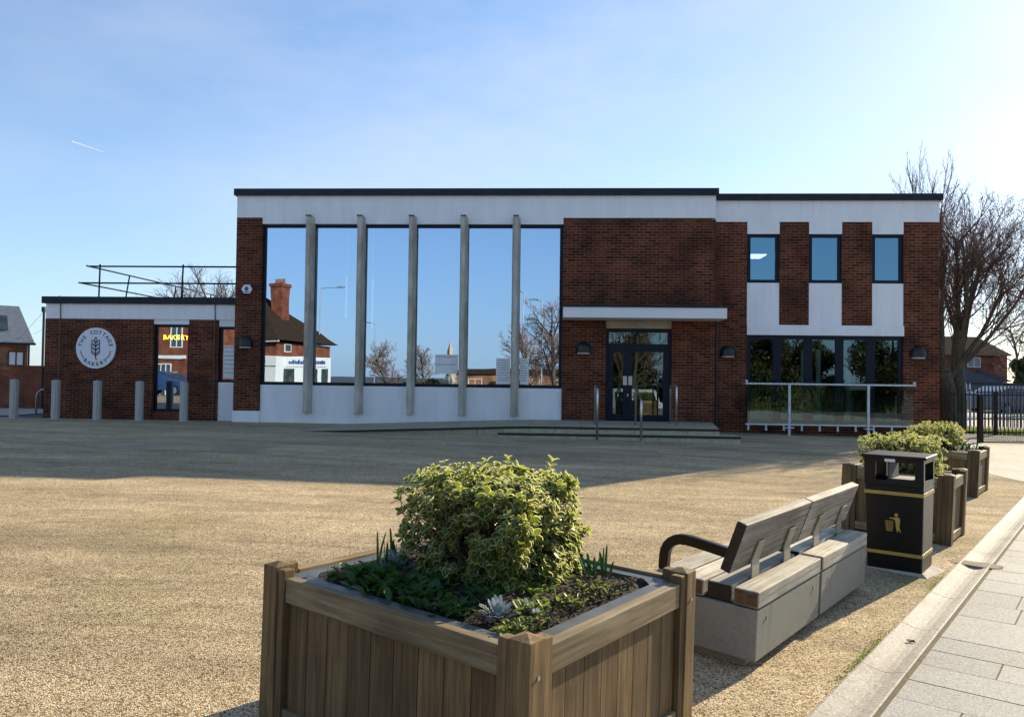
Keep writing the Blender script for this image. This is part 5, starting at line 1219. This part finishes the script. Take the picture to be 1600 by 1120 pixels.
# ------------------------------------------------------------------ benches
def bench(k0, lab, L=1.07, arm=True):
    p = KP(.385, k0); p.z = zg(p.x, p.y)
    t = empty('bench', p, 0, lab, 'bench', 'timber and concrete bench modules'); t.rotation_euler = (SLOPE, 0, KA)
    b = MB(); b.box(0, L, 0, .62, .055, .335, 0, .5); b.box(-0.0, L, 0, .62, .335, .3351, 0, .5) if False else None; o = b.build('concrete_block', BLOCK, t, bevel=.006)
    for x in (.14, L - .12):
        bb = MB(); bb.prism([(x + .009 * cos(pi / 5 * i), .27 + .009 * sin(pi / 5 * i)) for i in range(10)], 'y', -.006, .004); bb.build('bolt', STEEL, o)
    for x in (.06, L - .2): b = MB(); b.box(x, x + .14, .08, .54, -.06, .054); b.build('foot', BLOCK, t)
    r = random.Random(int(k0 * 7)); w = .142; y = -.004
    for i in range(4):
        ins = 0 if i != 1 else .025
        b = MB(); b.box(ins + .001, L - .001 - ins, y, y + w, .345, .435, 0, r.random())
        bm = b.build('seat_beam', BENCHW, t, bevel=.006)
        if i == 1:
            for e0, e1 in ((ins - .006, ins + .0005), (L - ins - .0005, L - ins + .006)): c = MB(); c.box(e0, e1, y + .003, y + w - .003, .348, .432); c.build('black_end', BLACK, bm)  # thin black face laid over both ends of this beam
        else:
            c = MB(); c.box(-.0015, .0005, y + .007, y + w - .007, .352, .428); c.build('end_grain', ENDW, bm)
        y += w + .0155 + (.006 if i == 0 else 0)
    # steel spacer under the beams
    b = MB(); b.box(.03, L - .03, .03, .59, .336, .3445); b.build('spacer', BLACK, t)
    # backrest: leans toward the channel (local -y)
    y0, z0, y1, z1 = .168, .50, .078, .785; dv = Vector((0, y1 - y0, z1 - z0)).normalized(); nv = Vector((0, dv.z, -dv.y)); th = .058
    a = Vector((0, y0, z0)); c = Vector((0, y1, z1)); pr = [(a.y, a.z), (c.y, c.z), (c.y + nv.y * th, c.z + nv.z * th), (a.y + nv.y * th, a.z + nv.z * th)]
    b = MB(); b.prism(pr[::-1], 'x', .0, L + .03, 0, r.random()); bk = b.build('backrest', BENCHB, t, bevel=.006)
    for x in (-.0012,): 
        m = MB(); m.prism([((p0[0] - .1) * .97 + .1 + .002, (p0[1] - .66) * .97 + .66) for p0 in pr][::-1], 'x', x, .0005); m.build('black_end', BLACK, bk)  # black face over the near end of the board
    for x in (.27, .80):
        b = MB(); pts = []
        bot = Vector((0, .152, .435)); kne = Vector((0, y0 - .012, z0 - .03)); top = a + dv * .15
        prof = [(y0 - .018, .345), (y0 - .016, .49), (a.y + dv.y * .03 - nv.y * .004, a.z + dv.z * .03 - nv.z * .004), (a.y + dv.y * .155 - nv.y * .004, a.z + dv.z * .155 - nv.z * .004)]
        thk = .009
        vs = [(x, yy, zz) for yy, zz in prof] + [(x + .11, yy, zz) for yy, zz in prof] + [(x, yy - thk, zz - .001) for yy, zz in prof] + [(x + .11, yy - thk, zz - .001) for yy, zz in prof]
        fs = []
        for i in range(3): fs += [(i, i + 1, 4 + i + 1, 4 + i), (8 + i, 12 + i, 12 + i + 1, 8 + i + 1), (i, 8 + i, 8 + i + 1, i + 1), (4 + i, 4 + i + 1, 12 + i + 1, 12 + i)]
        fs += [(0, 4, 12, 8), (3, 11, 15, 7)]
        b.add(vs, fs); b.build('bracket', PLATE, t)
    if not arm: return t
    # armrest
    b = MB(); path = [(.17, .600), (.30, .616), (.40, .627), (.45, .630), (.49, .628), (.525, .618), (.553, .600), (.574, .575), (.586, .545), (.591, .51), (.592, .47), (.592, .435)]
    ht = .029; vs = []
    for i, (yy, zz) in enumerate(path):
        q0 = path[max(0, i - 1)]; q1 = path[min(len(path) - 1, i + 1)]; tx, tz = q1[0] - q0[0], q1[1] - q0[1]; ln = sqrt(tx * tx + tz * tz); nx_, nz_ = -tz / ln, tx / ln
        for sx in (.03, .075):
            vs += [(sx, yy + nx_ * ht, zz + nz_ * ht), (sx, yy - nx_ * ht, zz - nz_ * ht)]
    fs = []
    for i in range(len(path) - 1):
        q = i * 4; w_ = q + 4; fs += [(q, q + 2, w_ + 2, w_), (q + 3, q + 1, w_ + 1, w_ + 3), (q + 1, q, w_, w_ + 1), (q + 2, q + 3, w_ + 3, w_ + 2)]
    fs += [(0, 1, 3, 2), tuple(len(vs) - 4 + x for x in (0, 2, 3, 1))]
    b.add(vs, fs); b.build('armrest', BLACKP, t, bevel=.005)
    return t
bench(4.13, 'nearer weathered timber bench on a concrete block beside the foreground planter')
bench(5.245, 'farther weathered timber bench on a concrete block beside the litter bin', arm=False)

# ------------------------------------------------------------------ litter bin
def litter_bin():
    p = KP(.115, 7.06); p.z = 0
    t = empty('litter_bin', p, KA, 'black litter bin with gold bands and gold tidy figure beside the bench', 'litter bin')
    Wb, Db, Ht = .465, .44, .985; OP = (.76, .93)     # local y: width to the left, local x: depth along
    def taper(z): return .022 * (1 - z / Ht)
    # body
    b = MB()
    def ring(z): tq = taper(z); return [(tq, tq, z), (Db - tq, tq, z), (Db - tq, Wb - tq, z), (tq, Wb - tq, z)]
    zs = [.03, .73]; vs = ring(zs[0]) + ring(zs[1]); b.add(vs, [(3, 2, 1, 0), (4, 5, 6, 7), (0, 1, 5, 4), (1, 2, 6, 5), (2, 3, 7, 6), (3, 0, 4, 7)]); b.build('body', BLACKP, t, bevel=.012)
    b = MB(); z0, z1 = .731, .958
    for (x0, x1, y0, y1) in ((0.004, .05, .004, .07), (Db - .05, Db - .004, .004, .07), (.004, .05, Wb - .09, Wb - .004), (Db - .05, Db - .004, Wb - .09, Wb - .004)): b.box(x0, x1, y0, y1, z0, z1)
    for x0, x1 in ((.005, .03), (Db - .03, Db - .005)): b.box(x0, x1, .07, Wb - .09, z0, .775); b.box(x0, x1, .07, Wb - .09, .925, z1)
    for y0, y1 in ((.005, .03), (Wb - .03, Wb - .005)): b.box(.05, Db - .05, y0, y1, z0, .775); b.box(.05, Db - .05, y0, y1, .925, z1)
    b.build('hood', BLACKP, t)
    b = MB(); b.box(.06, Db - .06, Wb - .19, Wb - .175, .775, .92); b.box(.06, Db - .06, .06, Wb - .2, .776, .782); b.build('inner_chute', noise_mat('dark_chute', (.05, .055, .06), (.08, .085, .09), rough=.7), t)
    b = MB(); b.box(-.018, Db + .018, -.018, Wb + .018, .9585, .985); b.build('lid', BLACKP, t, bevel=.006)
    b = MB(); b.box(-.0, .0038, .22, .30, .93, .955); b.build('label', WHITEP, t)
    for z in (.655, .155):
        b = MB(); tq = taper(z) - .0035; tr = taper(z + .028) - .0035
        vs = [(tq, tq, z), (Db - tq, tq, z), (Db - tq, Wb - tq, z), (tq, Wb - tq, z), (tr, tr, z + .028), (Db - tr, tr, z + .028), (Db - tr, Wb - tr, z + .028), (tr, Wb - tr, z + .028)]
        b.add(vs, [(3, 2, 1, 0), (4, 5, 6, 7), (0, 1, 5, 4), (1, 2, 6, 5), (2, 3, 7, 6), (3, 0, 4, 7)]); b.build('gold_band', GOLD, t)
    # tidy figure on the face toward the bench (local x = 0 face); picture right = local -y
    b = MB(); cy, cz, s = .225, .41, .66
    def P(px, pz): z = cz + pz * s; return (taper(z) - .003, cy - px * s, z)
    def poly(pts): n = len(pts); v = [P(*q) for q in pts]; b.add(v, [tuple(range(n))])
    poly([(.02 + .022 * cos(2 * pi * i / 14), .125 + .022 * sin(2 * pi * i / 14)) for i in range(14)])
    poly([(-.03, .085), (.035, .098), (.06, .085), (.065, .04), (.055, -.02), (.075, -.10), (.045, -.065), (.03, -.10), (.015, -.03), (.01, .04), (.0, .062), (-.035, .072)])
    poly([(-.065, .078), (-.045, .088), (-.025, .082), (-.032, .072), (-.05, .07)])
    for i in range(5):
        x0 = -.105 + i * .022; x1 = -.092 + i * .016; w_ = .0042; poly([(x0 - w_, .045), (x0 + w_, .045), (x1 + w_, -.08), (x1 - w_, -.08)])
    for z in (.045, .015, -.015, -.045, -.078): f = (.05 - z) / .13 * .014; poly([(-.112 + f, z), (-.012 - f, z), (-.012 - f, z - .008), (-.112 + f, z - .008)])
    b.build('tidy_figure_symbol', GOLD, t)
    b = MB(); b.add([(-.01, -.03, .0), (Db + .01, -.09, .0), (Db + .01, Wb, .0), (-.01, Wb + .02, .0), (.03, .02, .032), (Db - .02, .02, .032), (Db - .02, Wb - .04, .032), (.03, Wb - .04, .032)], [(3, 2, 1, 0), (4, 5, 6, 7), (0, 1, 5, 4), (1, 2, 6, 5), (2, 3, 7, 6), (3, 0, 4, 7)])
    b.build('base_plinth', CONCG, t)
litter_bin()

# a few dead leaves
DL = noise_mat('dead_leaf', (.05, .03, .015), (.14, .08, .035), scale=20, rough=.9)
def dead_leaf(x, y, s, lab, a=0.0):
    t = MB(); n = 9; r = random.Random(int(x * 100)); vs = [(0, 0, .012)]
    for i in range(n): q = 2 * pi * i / n; rr = s * r.uniform(.5, 1.1); vs.append((rr * cos(q), rr * .7 * sin(q), .004 + .6 * s * r.random()))
    t.add(vs, [(0, 1 + i, 1 + (i + 1) % n) for i in range(n)]); o = t.build('dead_leaf', DL); o.location = (x, y, zg(x, y)); o.rotation_euler = (0, 0, a); tag(o, lab, 'leaf', 'dead leaves on the ground')
dead_leaf(-3.16, 4.75, .03, 'small dark curled leaf on the gravel at the far left')
q = KP(-.13, 5.35); dead_leaf(q.x, q.y, .035, 'brown leaf lying in the stone channel'); COL.objects[-1].location.z = -.021
# vapour trail
t = MB(); p0 = Vector((-5760, 10000, 2990)); p1 = Vector((-5330, 10000, 2850))
t.tube([p0, p0.lerp(p1, .5), p1], [7, 5, 3], 12)
ct, n_, l_, p_ = new_mat('ice_cloud'); v_ = n_.new('ShaderNodeBsdfTranslucent'); v_.inputs[0].default_value = (.72, .75, .8, 1); l_.new(v_.outputs[0], n_['Material Output'].inputs['Surface'])
tag(t.build('vapour_trail', ct), 'short thin white vapour trail high in the left of the sky', 'vapour trail')
